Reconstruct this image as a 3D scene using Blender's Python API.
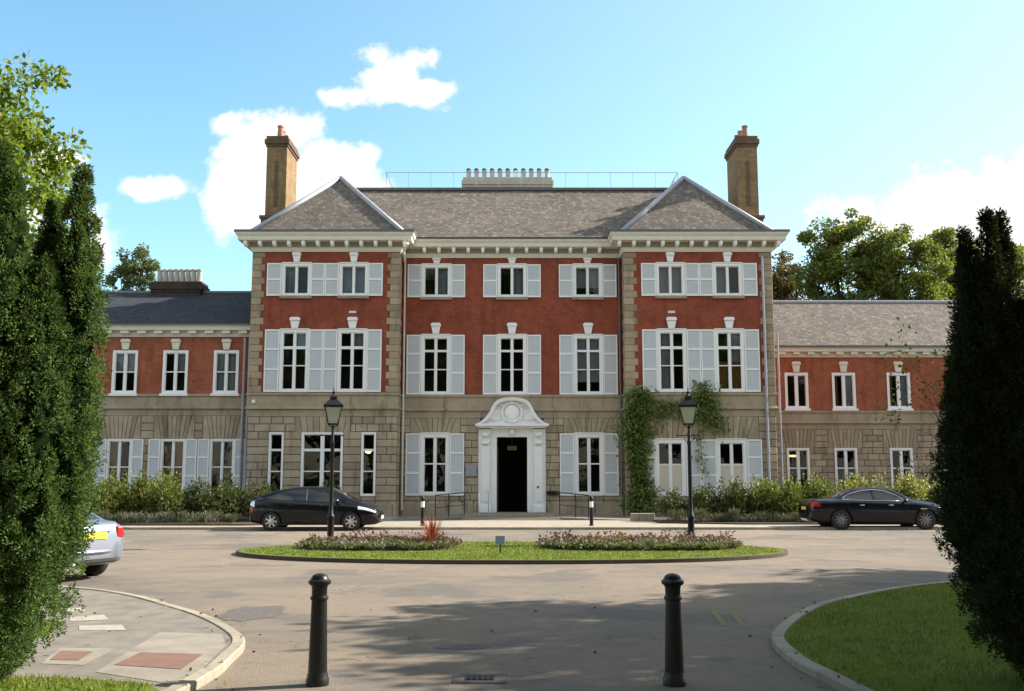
import bpy, bmesh, math, random
import numpy as np
from mathutils import Vector, Matrix

# ------------------------------------------------------------------ clear
for o in list(bpy.data.objects):
    bpy.data.objects.remove(o)
scene = bpy.context.scene
COL = scene.collection
R = math.radians
random.seed(7)
rng = np.random.default_rng(11)

# ------------------------------------------------------------------ camera
EYE = 1.8
FPX = 1000.0
PITCH = math.atan(131.5 / FPX)
cam_d = bpy.data.cameras.new("camera")
cam = bpy.data.objects.new("camera", cam_d)
COL.objects.link(cam)
cam.location = (0, 0, EYE)
cam.rotation_euler = (math.pi / 2 + PITCH, 0, 0)
cam_d.sensor_width = 36
cam_d.lens = FPX / 1024 * 36
cam_d.clip_start = 0.1
cam_d.clip_end = 3000
scene.camera = cam

# ------------------------------------------------------------------ light
SUN_EL = R(34)
SUN_OFF = R(16)           # degrees behind the facade line, sun comes from the right
sun_dir = Vector((math.cos(SUN_OFF) * math.cos(SUN_EL), math.sin(SUN_OFF) * math.cos(SUN_EL), math.sin(SUN_EL)))
sd = bpy.data.lights.new("sun", 'SUN')
sd.energy = 4.9
sd.angle = R(0.5)
sd.color = (1.0, 0.93, 0.82)
sun = bpy.data.objects.new("sun", sd)
COL.objects.link(sun)
sun.rotation_euler = sun_dir.to_track_quat('Z', 'Y').to_euler()
sun.location = sun_dir * 60

scene.view_settings.view_transform = 'Standard'
scene.view_settings.look = 'None'
scene.view_settings.gamma = 1
scene.view_settings.use_curve_mapping = False
scene.view_settings.exposure = 1.18
scene.render.resolution_x = 1024
scene.render.resolution_y = 691
scene.render.engine = 'CYCLES'
scene.cycles.max_bounces = 6
scene.cycles.transparent_max_bounces = 8

def tan_dir(px, py):
    u = (px - 512) / FPX; v = (345.5 - py) / FPX
    y = math.cos(PITCH) - v * math.sin(PITCH)
    return u / y, (math.sin(PITCH) + v * math.cos(PITCH)) / y

# world: Nishita sky with a few procedural cumulus clouds in real directions
world = bpy.data.worlds.new("World")
scene.world = world
world.use_nodes = True
nt = world.node_tree
nt.nodes.clear()
def wn(t, **kw):
    n = nt.nodes.new(t)
    for k, v in kw.items(): setattr(n, k, v)
    return n
def wmath(op, a, b=None, c=None, clamp=False):
    n = wn('ShaderNodeMath', operation=op); n.use_clamp = clamp
    for i, x in enumerate((a, b, c)):
        if x is None: continue
        if isinstance(x, (int, float)): n.inputs[i].default_value = x
        else: nt.links.new(x, n.inputs[i])
    return n.outputs[0]
sky = wn('ShaderNodeTexSky', sky_type='NISHITA')
sky.sun_disc = False
sky.sun_elevation = SUN_EL
sky.sun_rotation = math.atan2(sun_dir.x, sun_dir.y)
sky.air_density = 1.0; sky.dust_density = 0.6; sky.ozone_density = 1.2
tc = wn('ShaderNodeTexCoord')
sep = wn('ShaderNodeSeparateXYZ'); nt.links.new(tc.outputs['Generated'], sep.inputs[0])
ysafe = wmath('MAXIMUM', sep.outputs[1], 0.05)
uu = wmath('DIVIDE', sep.outputs[0], ysafe)
vv = wmath('DIVIDE', sep.outputs[2], ysafe)
comb = wn('ShaderNodeCombineXYZ'); nt.links.new(uu, comb.inputs[0]); nt.links.new(vv, comb.inputs[1])
nz = wn('ShaderNodeTexNoise'); nz.inputs['Scale'].default_value = 11; nz.inputs['Detail'].default_value = 7; nz.inputs['Roughness'].default_value = 0.6
nt.links.new(comb.outputs[0], nz.inputs['Vector'])
nz2 = wn('ShaderNodeTexNoise'); nz2.inputs['Scale'].default_value = 38; nz2.inputs['Detail'].default_value = 5; nz2.inputs['Roughness'].default_value = 0.6
nt.links.new(comb.outputs[0], nz2.inputs['Vector'])
nsum = wmath('ADD', wmath('MULTIPLY', wmath('SUBTRACT', nz.outputs[0], 0.5), 1.9), wmath('MULTIPLY', wmath('SUBTRACT', nz2.outputs[0], 0.5), 1.2))
# (centre px, centre py, half width px, half height px, weight): real sky directions of the cumulus heads
CLOUDS = [(262, 160, 60, 60, 1), (240, 205, 48, 45, 1), (318, 180, 62, 55, 1), (350, 208, 52, 48, 1), (225, 125, 24, 18, .8), (290, 130, 40, 26, .8),
          (394, 78, 48, 36, 1), (346, 94, 34, 14, .6), (425, 92, 40, 26, .95), (376, 58, 28, 18, .7), (415, 62, 26, 20, .7),
          (160, 189, 34, 13, .65), (55, 160, 34, 16, .8), (95, 245, 26, 40, .8), (10, 215, 70, 50, .7),
          (975, 215, 120, 62, .95), (905, 232, 110, 42, .75), (1010, 180, 60, 40, .8), (1100, 190, 140, 90, 1)]
dens = None
for (cx, cy, rx, ry, w) in CLOUDS:
    u0, v0 = tan_dir(cx, cy)
    du = wmath('DIVIDE', wmath('SUBTRACT', uu, u0), rx / FPX)
    dv = wmath('DIVIDE', wmath('SUBTRACT', vv, v0), ry / FPX)
    rr = wmath('ADD', wmath('MULTIPLY', du, du), wmath('MULTIPLY', dv, dv))
    b = wmath('MULTIPLY', wmath('SUBTRACT', 1.0, wmath('SQRT', rr)), w)
    dens = b if dens is None else wmath('SMOOTH_MAX', dens, b, 0.12)
dens = wmath('MAXIMUM', dens, -2.0)
dd = wmath('ADD', dens, wmath('MULTIPLY', nsum, 0.85))
mr = wn('ShaderNodeMapRange', interpolation_type='SMOOTHSTEP')
mr.inputs['From Min'].default_value = -0.04; mr.inputs['From Max'].default_value = 0.42
nt.links.new(dd, mr.inputs['Value'])
front = wmath('GREATER_THAN', sep.outputs[1], 0.06)
# unseen cumulus added overhead and behind to lift the neutral ambient light
nb = wn('ShaderNodeTexNoise'); nb.inputs['Scale'].default_value = 2.6; nb.inputs['Detail'].default_value = 6; nb.inputs['Roughness'].default_value = 0.55
nt.links.new(tc.outputs['Generated'], nb.inputs['Vector'])
mb_ = wn('ShaderNodeMapRange', interpolation_type='SMOOTHSTEP'); mb_.inputs['From Min'].default_value = 0.44; mb_.inputs['From Max'].default_value = 0.56
nt.links.new(nb.outputs[0], mb_.inputs['Value'])
mr2 = wn('ShaderNodeMapRange', interpolation_type='SMOOTHSTEP'); mr2.inputs['From Min'].default_value = 0.62; mr2.inputs['From Max'].default_value = 0.72
nt.links.new(sep.outputs[2], mr2.inputs['Value'])
away = wmath('MAXIMUM', wmath('SUBTRACT', 1.0, front), mr2.outputs[0])
mask = wmath('MAXIMUM', wmath('MULTIPLY', mr.outputs[0], front), wmath('MULTIPLY', mb_.outputs[0], away))
# thin veil of haze near the horizon on the sunny side
sun_h = wn('ShaderNodeVectorMath', operation='DOT_PRODUCT')
nt.links.new(tc.outputs['Generated'], sun_h.inputs[0]); sun_h.inputs[1].default_value = sun_dir
hz = wn('ShaderNodeMapRange', interpolation_type='SMOOTHSTEP')
hz.inputs['From Min'].default_value = 0.1; hz.inputs['From Max'].default_value = 0.95
nt.links.new(sun_h.outputs['Value'], hz.inputs['Value'])
mask2 = wmath('MAXIMUM', mask, wmath('MULTIPLY', hz.outputs[0], 0.22))
hs = wn('ShaderNodeHueSaturation')
hs.inputs['Hue'].default_value = 0.478
hs.inputs['Saturation'].default_value = 1.12; hs.inputs['Value'].default_value = 1.23
nt.links.new(sky.outputs[0], hs.inputs['Color'])
mix = wn('ShaderNodeMix', data_type='RGBA')
nt.links.new(mask2, mix.inputs['Factor'])
nt.links.new(hs.outputs[0], mix.inputs[6])
mix.inputs[7].default_value = (5.6, 5.5, 5.4, 1)
bg = wn('ShaderNodeBackground'); bg.inputs['Strength'].default_value = 0.1
nt.links.new(mix.outputs[2], bg.inputs['Color'])
wo = wn('ShaderNodeOutputWorld'); nt.links.new(bg.outputs[0], wo.inputs['Surface'])

# ------------------------------------------------------------------ materials
class NT:
    def __init__(s, name):
        s.m = bpy.data.materials.new(name); s.m.use_nodes = True
        s.t = s.m.node_tree; s.b = s.t.nodes['Principled BSDF']
    def n(s, t, **kw):
        x = s.t.nodes.new(t)
        for k, v in kw.items(): setattr(x, k, v)
        return x
    def l(s, a, b): s.t.links.new(a, b)
    def math(s, op, a, b=None, clamp=False):
        n = s.n('ShaderNodeMath', operation=op); n.use_clamp = clamp
        for i, x in enumerate((a, b)):
            if x is None: continue
            if isinstance(x, (int, float)): n.inputs[i].default_value = x
            else: s.l(x, n.inputs[i])
        return n.outputs[0]
    def mix(s, f, a, b, mode='MIX'):
        n = s.n('ShaderNodeMix', data_type='RGBA', blend_type=mode)
        for i, x in ((0, f), (6, a), (7, b)):
            if isinstance(x, (int, float)): n.inputs[i].default_value = x
            elif isinstance(x, tuple): n.inputs[i].default_value = x if len(x) == 4 else x + (1,)
            else: s.l(x, n.inputs[i])
        return n.outputs[2]
    def noise(s, scale, detail=4, rough=.55, vec=None):
        n = s.n('ShaderNodeTexNoise'); n.inputs['Scale'].default_value = scale
        n.inputs['Detail'].default_value = detail; n.inputs['Roughness'].default_value = rough
        s.l(vec if vec is not None else s.pos(), n.inputs['Vector'])
        return n.outputs[0]
    def pos(s):
        if not hasattr(s, '_p'):
            s._p = s.n('ShaderNodeNewGeometry').outputs['Position']
        return s._p
    def obj(s):
        if not hasattr(s, '_o'):
            s._o = s.n('ShaderNodeTexCoord').outputs['Object']
        return s._o
    def ramp(s, v, a, b):
        n = s.n('ShaderNodeMapRange', interpolation_type='SMOOTHSTEP')
        n.inputs['From Min'].default_value = a; n.inputs['From Max'].default_value = b
        s.l(v, n.inputs['Value']); return n.outputs[0]
    def island(s):
        return s.n('ShaderNodeNewGeometry').outputs['Random Per Island']
    def wallvec(s, sx=1, sz=1):
        sp = s.n('ShaderNodeSeparateXYZ'); s.l(s.pos(), sp.inputs[0])
        c = s.n('ShaderNodeCombineXYZ')
        s.l(s.math('MULTIPLY', s.math('ADD', sp.outputs[0], sp.outputs[1]), sx), c.inputs[0])
        s.l(s.math('MULTIPLY', sp.outputs[2], sz), c.inputs[1])
        return c.outputs[0]
    def base(s, c, rough=.8, metal=0, spec=.5):
        if isinstance(c, tuple): s.b.inputs['Base Color'].default_value = c if len(c) == 4 else c + (1,)
        else: s.l(c, s.b.inputs['Base Color'])
        s.b.inputs['Roughness'].default_value = rough; s.b.inputs['Metallic'].default_value = metal
        s.b.inputs['Specular IOR Level'].default_value = spec
        return s
    def bump(s, h, strength=.5, dist=.02):
        n = s.n('ShaderNodeBump'); n.inputs['Strength'].default_value = strength; n.inputs['Distance'].default_value = dist
        s.l(h, n.inputs['Height']); s.l(n.outputs[0], s.b.inputs['Normal'])
        return s

def simple(name, c, rough=.6, metal=0, var=.12, nscale=6, spec=.5):
    m = NT(name)
    n = m.noise(nscale, 5, .6)
    d = tuple(x * (1 - var * 2) for x in c); l = tuple(min(1, x * (1 + var)) for x in c)
    m.base(m.mix(n, d, l), rough, metal, spec)
    return m.m

def mat_brick(name, c1, c2, mortar):
    m = NT(name)
    bt = m.n('ShaderNodeTexBrick'); bt.inputs['Scale'].default_value = 1
    bt.inputs['Brick Width'].default_value = .225; bt.inputs['Row Height'].default_value = .075
    bt.inputs['Mortar Size'].default_value = .008; bt.inputs['Bias'].default_value = 0
    bt.inputs['Color1'].default_value = c1 + (1,); bt.inputs['Color2'].default_value = c2 + (1,); bt.inputs['Mortar'].default_value = mortar + (1,)
    m.l(m.wallvec(), bt.inputs['Vector'])
    n1 = m.ramp(m.noise(.8, 6, .7), .36, .66)
    n2 = m.ramp(m.noise(2.6, 6, .7), .35, .7)
    col = m.mix(m.math('MULTIPLY', n1, .6), bt.outputs['Color'], (c2[0] * .5, c2[1] * .75, c2[2] * .7))
    n3 = m.ramp(m.noise(4.2, 6, .8, m.wallvec(1, 1.9)), .5, .62)
    col = m.mix(m.math('MULTIPLY', n3, .8), col, (c1[0] * .5, c1[1] * .75, c1[2] * .9))
    n4 = m.ramp(m.noise(6.5, 5, .8, m.wallvec(1, 2.2)), .56, .66)
    col = m.mix(m.math('MULTIPLY', n4, .65), col, (c1[0] * 1.15, c1[1] * 1.9, c1[2] * 2.0))
    col = m.mix(m.math('MULTIPLY', n2, .3), col, tuple(min(1, x * 1.35) for x in c1))
    # rain streaks, stretched down the wall
    st = m.ramp(m.noise(1.0, 5, .65, m.wallvec(2.2, .25)), .5, .68)
    col = m.mix(m.math('MULTIPLY', st, .5), col, tuple(x * .45 for x in c1))
    m.base(col, .9, 0, .2); m.bump(bt.outputs['Fac'], .35, -.01)
    return m.m

def mat_stone(name, c, dark, var=.5):
    m = NT(name)
    isl = m.island()
    n1 = m.ramp(m.noise(1.1, 6, .65), .3, .72)
    n2 = m.noise(14, 5, .65)
    col = m.mix(m.math('MULTIPLY', m.math('POWER', isl, 1.3), min(1.0, var * 1.6)), c, dark)
    col = m.mix(m.math('MULTIPLY', n1, .55), col, tuple(x * .8 for x in dark))
    col = m.mix(m.math('MULTIPLY', n2, .35), col, tuple(min(1, x * 1.25) for x in c))
    st = m.ramp(m.noise(1.0, 6, .7, m.wallvec(2.1, .35)), .5, .7)
    col = m.mix(m.math('MULTIPLY', st, .6), col, tuple(x * .42 for x in dark))
    n9 = m.ramp(m.noise(3.7, 5, .7), .55, .7)
    col = m.mix(m.math('MULTIPLY', n9, .35), col, (c[0] * 1.12, c[1] * 1.02, c[2] * .85))
    m.base(col, .9, 0, .2); m.bump(n2, .3, .02)
    return m.m

def mat_tiles(name, cols, moss):
    m = NT(name)
    sp = m.n('ShaderNodeSeparateXYZ'); m.l(m.pos(), sp.inputs[0])
    c = m.n('ShaderNodeCombineXYZ'); m.l(m.math('ADD', sp.outputs[0], m.math('MULTIPLY', sp.outputs[1], .001)), c.inputs[0])
    m.l(m.math('MULTIPLY', sp.outputs[2], 1.45), c.inputs[1])
    bt = m.n('ShaderNodeTexBrick'); bt.inputs['Scale'].default_value = 1
    bt.inputs['Brick Width'].default_value = .26; bt.inputs['Row Height'].default_value = .19
    bt.inputs['Mortar Size'].default_value = .010; bt.inputs['Mortar Smooth'].default_value = .6
    bt.inputs['Color1'].default_value = cols[0] + (1,); bt.inputs['Color2'].default_value = cols[1] + (1,); bt.inputs['Mortar'].default_value = tuple(x * .35 for x in cols[1]) + (1,)
    m.l(c.outputs[0], bt.inputs['Vector'])
    n1 = m.ramp(m.noise(.6, 6, .7), .38, .66)
    n2 = m.ramp(m.noise(2.4, 6, .75), .45, .62)
    n3 = m.ramp(m.noise(4.5, 5, .75), .53, .64)
    col = m.mix(m.math('MULTIPLY', n1, .6), bt.outputs['Color'], cols[2])
    col = m.mix(m.math('MULTIPLY', n2, .65), col, moss)
    col = m.mix(m.math('MULTIPLY', n3, .75), col, tuple(min(1, x * 1.6) for x in cols[0]))
    n6 = m.ramp(m.noise(3.1, 5, .8), .54, .62)
    col = m.mix(m.math('MULTIPLY', n6, .7), col, tuple(x * .8 for x in cols[2]))
    st = m.ramp(m.noise(1.0, 4, .6, m.wallvec(1.6, .2)), .55, .72)
    col = m.mix(m.math('MULTIPLY', st, .55), col, tuple(x * .4 for x in cols[1]))
    n5 = m.ramp(m.noise(1.3, 6, .75), .55, .66)
    col = m.mix(m.math('MULTIPLY', n5, .5), col, (cols[0][0] * 1.25, cols[0][1] * 1.05, cols[0][2] * 1.0))
    m.base(col, .9, 0, .25); m.bump(bt.outputs['Fac'], .6, -.02)
    return m.m

def mat_leaf(name, dark, light, rough=.55, trans=.35, extra=None, ns=1.7, iw=.6, sp=.3):
    m = NT(name)
    isl = m.island()
    n = m.ramp(m.noise(ns, 3, .6), .32, .68)
    f = m.math('ADD', m.math('MULTIPLY', isl, iw), m.math('MULTIPLY', n, 1 - iw))
    col = m.mix(f, dark, light)
    if extra is not None:
        col = m.mix(m.math('GREATER_THAN', isl, 1 - extra[1]), col, extra[0])
    m.base(col, rough, 0, sp)
    tr = m.n('ShaderNodeBsdfTranslucent'); m.l(m.mix(1.0, col, (1.25, 1.3, .7), 'MULTIPLY'), tr.inputs['Color'])
    ms = m.n('ShaderNodeMixShader'); ms.inputs[0].default_value = trans
    out = m.t.nodes['Material Output']
    m.l(m.b.outputs[0], ms.inputs[1]); m.l(tr.outputs[0], ms.inputs[2]); m.l(ms.outputs[0], out.inputs['Surface'])
    return m.m

def mat_asphalt():
    m = NT('worn_asphalt')
    n1 = m.ramp(m.noise(.22, 6, .65), .38, .62)
    n2 = m.ramp(m.noise(.9, 7, .7), .45, .66)
    n3 = m.noise(55, 3, .75)
    n4 = m.ramp(m.noise(2.1, 7, .75), .57, .68)
    n5 = m.ramp(m.noise(.42, 3, .5), .57, .6)
    n6 = m.ramp(m.noise(4.5, 6, .8), .6, .72)
    n7 = m.ramp(m.noise(.6, 8, .72), .56, .72)
    col = m.mix(n1, (.285, .225, .168), (.19, .165, .14))
    col = m.mix(m.math('MULTIPLY', n2, .5), col, (.31, .255, .19))
    col = m.mix(m.math('MULTIPLY', n5, .6), col, (.145, .135, .125))
    col = m.mix(m.math('MULTIPLY', n7, .6), col, (.40, .325, .22))
    col = m.mix(m.math('MULTIPLY', n4, .7), col, (.105, .09, .078))
    col = m.mix(m.math('MULTIPLY', n6, .45), col, (.11, .095, .08))
    col = m.mix(m.math('MULTIPLY', n3, .45), col, (.1, .088, .075))
    nc = m.noise(.75, 9, .62); nm = m.ramp(m.noise(.5, 2, .5), .5, .6)
    crack = m.math('LESS_THAN', m.math('ABSOLUTE', m.math('SUBTRACT', nc, .5)), .0035)
    col = m.mix(m.math('MULTIPLY', m.math('MULTIPLY', crack, nm), .75), col, (.05, .045, .04))
    n8 = m.ramp(m.noise(17, 3, .7), .62, .74)
    col = m.mix(m.math('MULTIPLY', n8, .4), col, (.38, .33, .26))
    m.base(col, .92, 0, .2); m.bump(n3, .8, .02)
    return m.m

def mat_grass(name, a, b, c):
    m = NT(name)
    n1 = m.ramp(m.noise(.9, 5, .6), .3, .7); n2 = m.noise(38, 4, .75)
    col = m.mix(n1, a, b); col = m.mix(n2, col, c)
    m.base(col, .95, 0, .1); m.bump(n2, .8, .03)
    return m.m

def mat_glass():
    m = NT('window_glass')
    out = m.t.nodes['Material Output']
    tr = m.n('ShaderNodeBsdfTransparent'); tr.inputs[0].default_value = (.72, .76, .76, 1)
    gl = m.n('ShaderNodeBsdfGlossy'); gl.inputs['Roughness'].default_value = .02
    n = m.noise(1.3, 2); bp = m.n('ShaderNodeBump'); bp.inputs['Strength'].default_value = .12; bp.inputs['Distance'].default_value = .05
    m.l(n, bp.inputs['Height']); m.l(bp.outputs[0], gl.inputs['Normal'])
    fr = m.n('ShaderNodeFresnel'); fr.inputs[0].default_value = 1.5
    ms = m.n('ShaderNodeMixShader'); m.l(fr.outputs[0], ms.inputs[0]); m.l(tr.outputs[0], ms.inputs[1]); m.l(gl.outputs[0], ms.inputs[2])
    m.l(ms.outputs[0], out.inputs['Surface'])
    return m.m

def mat_paint(name, c, rough=.25, metal=.3):
    m = NT(name)
    n = m.noise(3, 3)
    m.base(m.mix(n, tuple(x * .9 for x in c), c), rough, metal)
    m.b.inputs['Coat Weight'].default_value = .3; m.b.inputs['Specular IOR Level'].default_value = .3; m.b.inputs['Coat Roughness'].default_value = .06
    return m.m

def mat_lit(name, c, e):
    m = NT(name); m.base(c, .4); m.b.inputs['Emission Color'].default_value = c + (1,); m.b.inputs['Emission Strength'].default_value = e
    return m.m

M = dict(
    brick=mat_brick('red_brick', (.34, .075, .038), (.235, .046, .03), (.23, .115, .075)),
    brick_wing=mat_brick('orange_brick', (.41, .115, .06), (.30, .075, .042), (.30, .17, .10)),
    yellow_brick=mat_brick('yellow_stock_brick', (.35, .22, .11), (.20, .12, .066), (.19, .13, .085)),
    stone=mat_stone('sandstone', (.47, .385, .275), (.20, .168, .122)),
    quoin=mat_stone('quoin_stone', (.44, .355, .245), (.22, .175, .12), .9),
    joint=simple('dirty_joint', (.09, .07, .05), .95),
    tiles=mat_tiles('old_roof_tiles', ((.20, .17, .145), (.125, .103, .09), (.085, .076, .07)), (.115, .105, .075)),
    slate=mat_tiles('dark_slate', ((.045, .05, .062), (.03, .034, .045), (.022, .026, .036)), (.04, .045, .05)),
    lead=simple('lead_sheet', (.36, .37, .40), .45, .3, .15, 3),
    leaddark=simple('weathered_lead', (.13, .135, .14), .6, .2, .2, 3),
    white=simple('white_paint', (.86, .86, .85), .45, 0, .05, 4),
    cream=simple('cream_painted_stone', (.74, .70, .60), .6, 0, .08, 4),
    soffit=simple('soffit_paint', (.30, .275, .21), .7, 0, .1, 4),
    shutter=simple('pale_grey_shutter_paint', (.56, .59, .615), .5, 0, .06, 3),
    glass=mat_glass(),
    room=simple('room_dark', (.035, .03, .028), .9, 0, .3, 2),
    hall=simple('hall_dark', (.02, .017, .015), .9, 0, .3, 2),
    blind=simple('cream_blind', (.62, .56, .42), .85, 0, .08, 3),
    greyblind=simple('grey_blind', (.40, .43, .48), .85, 0, .1, 3),  # grey sheet behind panes; on the top row it stands for reflected sky
    curtain=simple('pink_curtain', (.50, .30, .20), .9, 0, .25, 7),
    ochre=simple('ochre_curtain', (.33, .19, .05), .9, 0, .3, 5),
    pot=simple('terracotta', (.42, .2, .12), .8, 0, .2, 6),
    creampot=simple('buff_clay', (.52, .46, .38), .8, 0, .2, 5),
    pipe=simple('grey_pipe_paint', (.36, .36, .42), .5, 0, .1, 4),
    iron=simple('black_iron', (.010, .010, .011), .45, 0, .2, 9, .3),
    ironworn=simple('worn_black_iron', (.009, .009, .008), .4, 0, .4, 16, .35),
    asphalt=mat_asphalt(),
    patch=simple('tarmac_patch', (.125, .11, .098), .95, 0, .35, 9),
    paving=simple('pale_paving', (.36, .315, .245), .9, 0, .28, 2.2),
    slab=simple('worn_slab', (.30, .262, .21), .9, 0, .3, 3),
    walk=simple('grey_walk', (.225, .195, .16), .92, 0, .34, 3.2),
    kerb=mat_stone('kerb_stone', (.37, .325, .255), (.22, .19, .15), .7),
    kerbdark=mat_stone('dark_kerb', (.10, .08, .06), (.06, .05, .04), .6),
    tactile=simple('red_brown_slab', (.21, .115, .08), .9, 0, .2, 8),
    lawn=mat_grass('lawn', (.15, .19, .03), (.19, .225, .04), (.10, .14, .022)),
    rough=mat_grass('parkland', (.05, .075, .02), (.08, .1, .03), (.04, .06, .015)),
    soil=simple('soil', (.06, .042, .03), .95, 0, .3, 8),
    blade=mat_leaf('grass_blade', (.085, .13, .016), (.225, .25, .05), .6, .3, None, 1.6, .4),
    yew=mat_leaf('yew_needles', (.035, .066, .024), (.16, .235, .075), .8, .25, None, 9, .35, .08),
    yewdark=mat_leaf('dark_yew_needles', (.013, .02, .010), (.052, .068, .03), .6, .12, ((.06, .035, .018), .06), 9, .4, .05),  # shaded copy of the yew colour: the right tree's shade is painted in
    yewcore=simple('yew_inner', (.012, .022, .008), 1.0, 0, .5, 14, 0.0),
    sycamore=mat_leaf('sycamore_leaf', (.10, .16, .02), (.23, .28, .045), .5, .45),
    oak=mat_leaf('oak_leaf', (.06, .095, .02), (.21, .235, .05), .55, .45, ((.26, .19, .05), .06)),
    oakbrown=mat_leaf('browning_leaf', (.08, .07, .02), (.17, .12, .03), .55, .3),
    pale_tree=mat_leaf('far_leaf', (.08, .105, .035), (.15, .17, .06), .55, .3),
    panel=simple('cream_panel', (.60, .55, .44), .6, 0, .06, 4),
    shrub=mat_leaf('shrub_leaf', (.05, .08, .018), (.19, .215, .05), .5, .3, ((.40, .33, .09), .07)),
    darkshrub=mat_leaf('dark_shrub_leaf', (.03, .05, .014), (.12, .14, .03), .5, .25, ((.22, .14, .2), .05)),
    varieg=mat_leaf('variegated_leaf', (.08, .105, .028), (.28, .28, .09), .5, .3, ((.5, .45, .2), .14)),
    lavender=mat_leaf('lavender_leaf', (.05, .065, .03), (.17, .18, .10), .7, .2, ((.2, .15, .2), .08)),
    ivy=mat_leaf('ivy_leaf', (.075, .12, .028), (.24, .31, .08), .45, .25),
    bedding=mat_leaf('bedding_leaf', (.07, .055, .03), (.22, .15, .09), .6, .25, ((.26, .15, .24), .16), 2.6, .35),
    beddinglow=mat_leaf('bedding_green', (.05, .075, .02), (.16, .19, .07), .6, .25, ((.3, .19, .26), .12), 2.6, .35),
    redleaf=mat_leaf('red_spiky_leaf', (.16, .035, .02), (.36, .10, .06), .45, .3),
    bark=simple('bark', (.10, .075, .05), .95, 0, .35, 10),
    carblack=mat_paint('black_car_paint', (.004, .004, .006), .2, .0),
    carnavy=mat_paint('midnight_car_paint', (.005, .006, .011), .2, .0),
    carsilver=mat_paint('silver_car_paint', (.22, .245, .31), .3, .35),
    carglass=simple('tinted_car_glass', (.035, .042, .045), .04, 0, .1, 2),
    rubber=simple('tyre_rubber', (.02, .02, .02), .85, 0, .2, 20),
    alloy=simple('alloy', (.60, .61, .63), .3, .85, .08, 6),
    darkalloy=simple('dull_alloy', (.22, .22, .24), .35, .85, .08, 6),
    chrome=simple('chrome', (.72, .73, .75), .12, 1, .03, 6),
    trim=simple('black_trim', (.018, .018, .018), .6, 0, .1, 6),
    redlamp=simple('red_lamp', (.38, .015, .015), .15, 0, .05, 6),
    clearlamp=simple('clear_lamp', (.75, .77, .80), .08, .4, .04, 6),
    plate=simple('yellow_plate', (.75, .56, .05), .5, 0, .05, 6),
    plaque=simple('blue_grey_plaque', (.20, .27, .33), .4, 0, .1, 9),
    wallplaque=simple('slate_plaque', (.30, .31, .36), .5, 0, .1, 9),
    lampglass=simple('lantern_glass', (.42, .46, .36), .2, 0, .08, 5),
    roadpaint=simple('worn_road_paint', (.40, .355, .29), .9, 0, .25, 9),
    yellowpaint=simple('worn_yellow_paint', (.24, .19, .07), .9, 0, .4, 12),
    bulb=mat_lit('lit_bulb', (1.0, .62, .18), 2.2),
)

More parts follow.
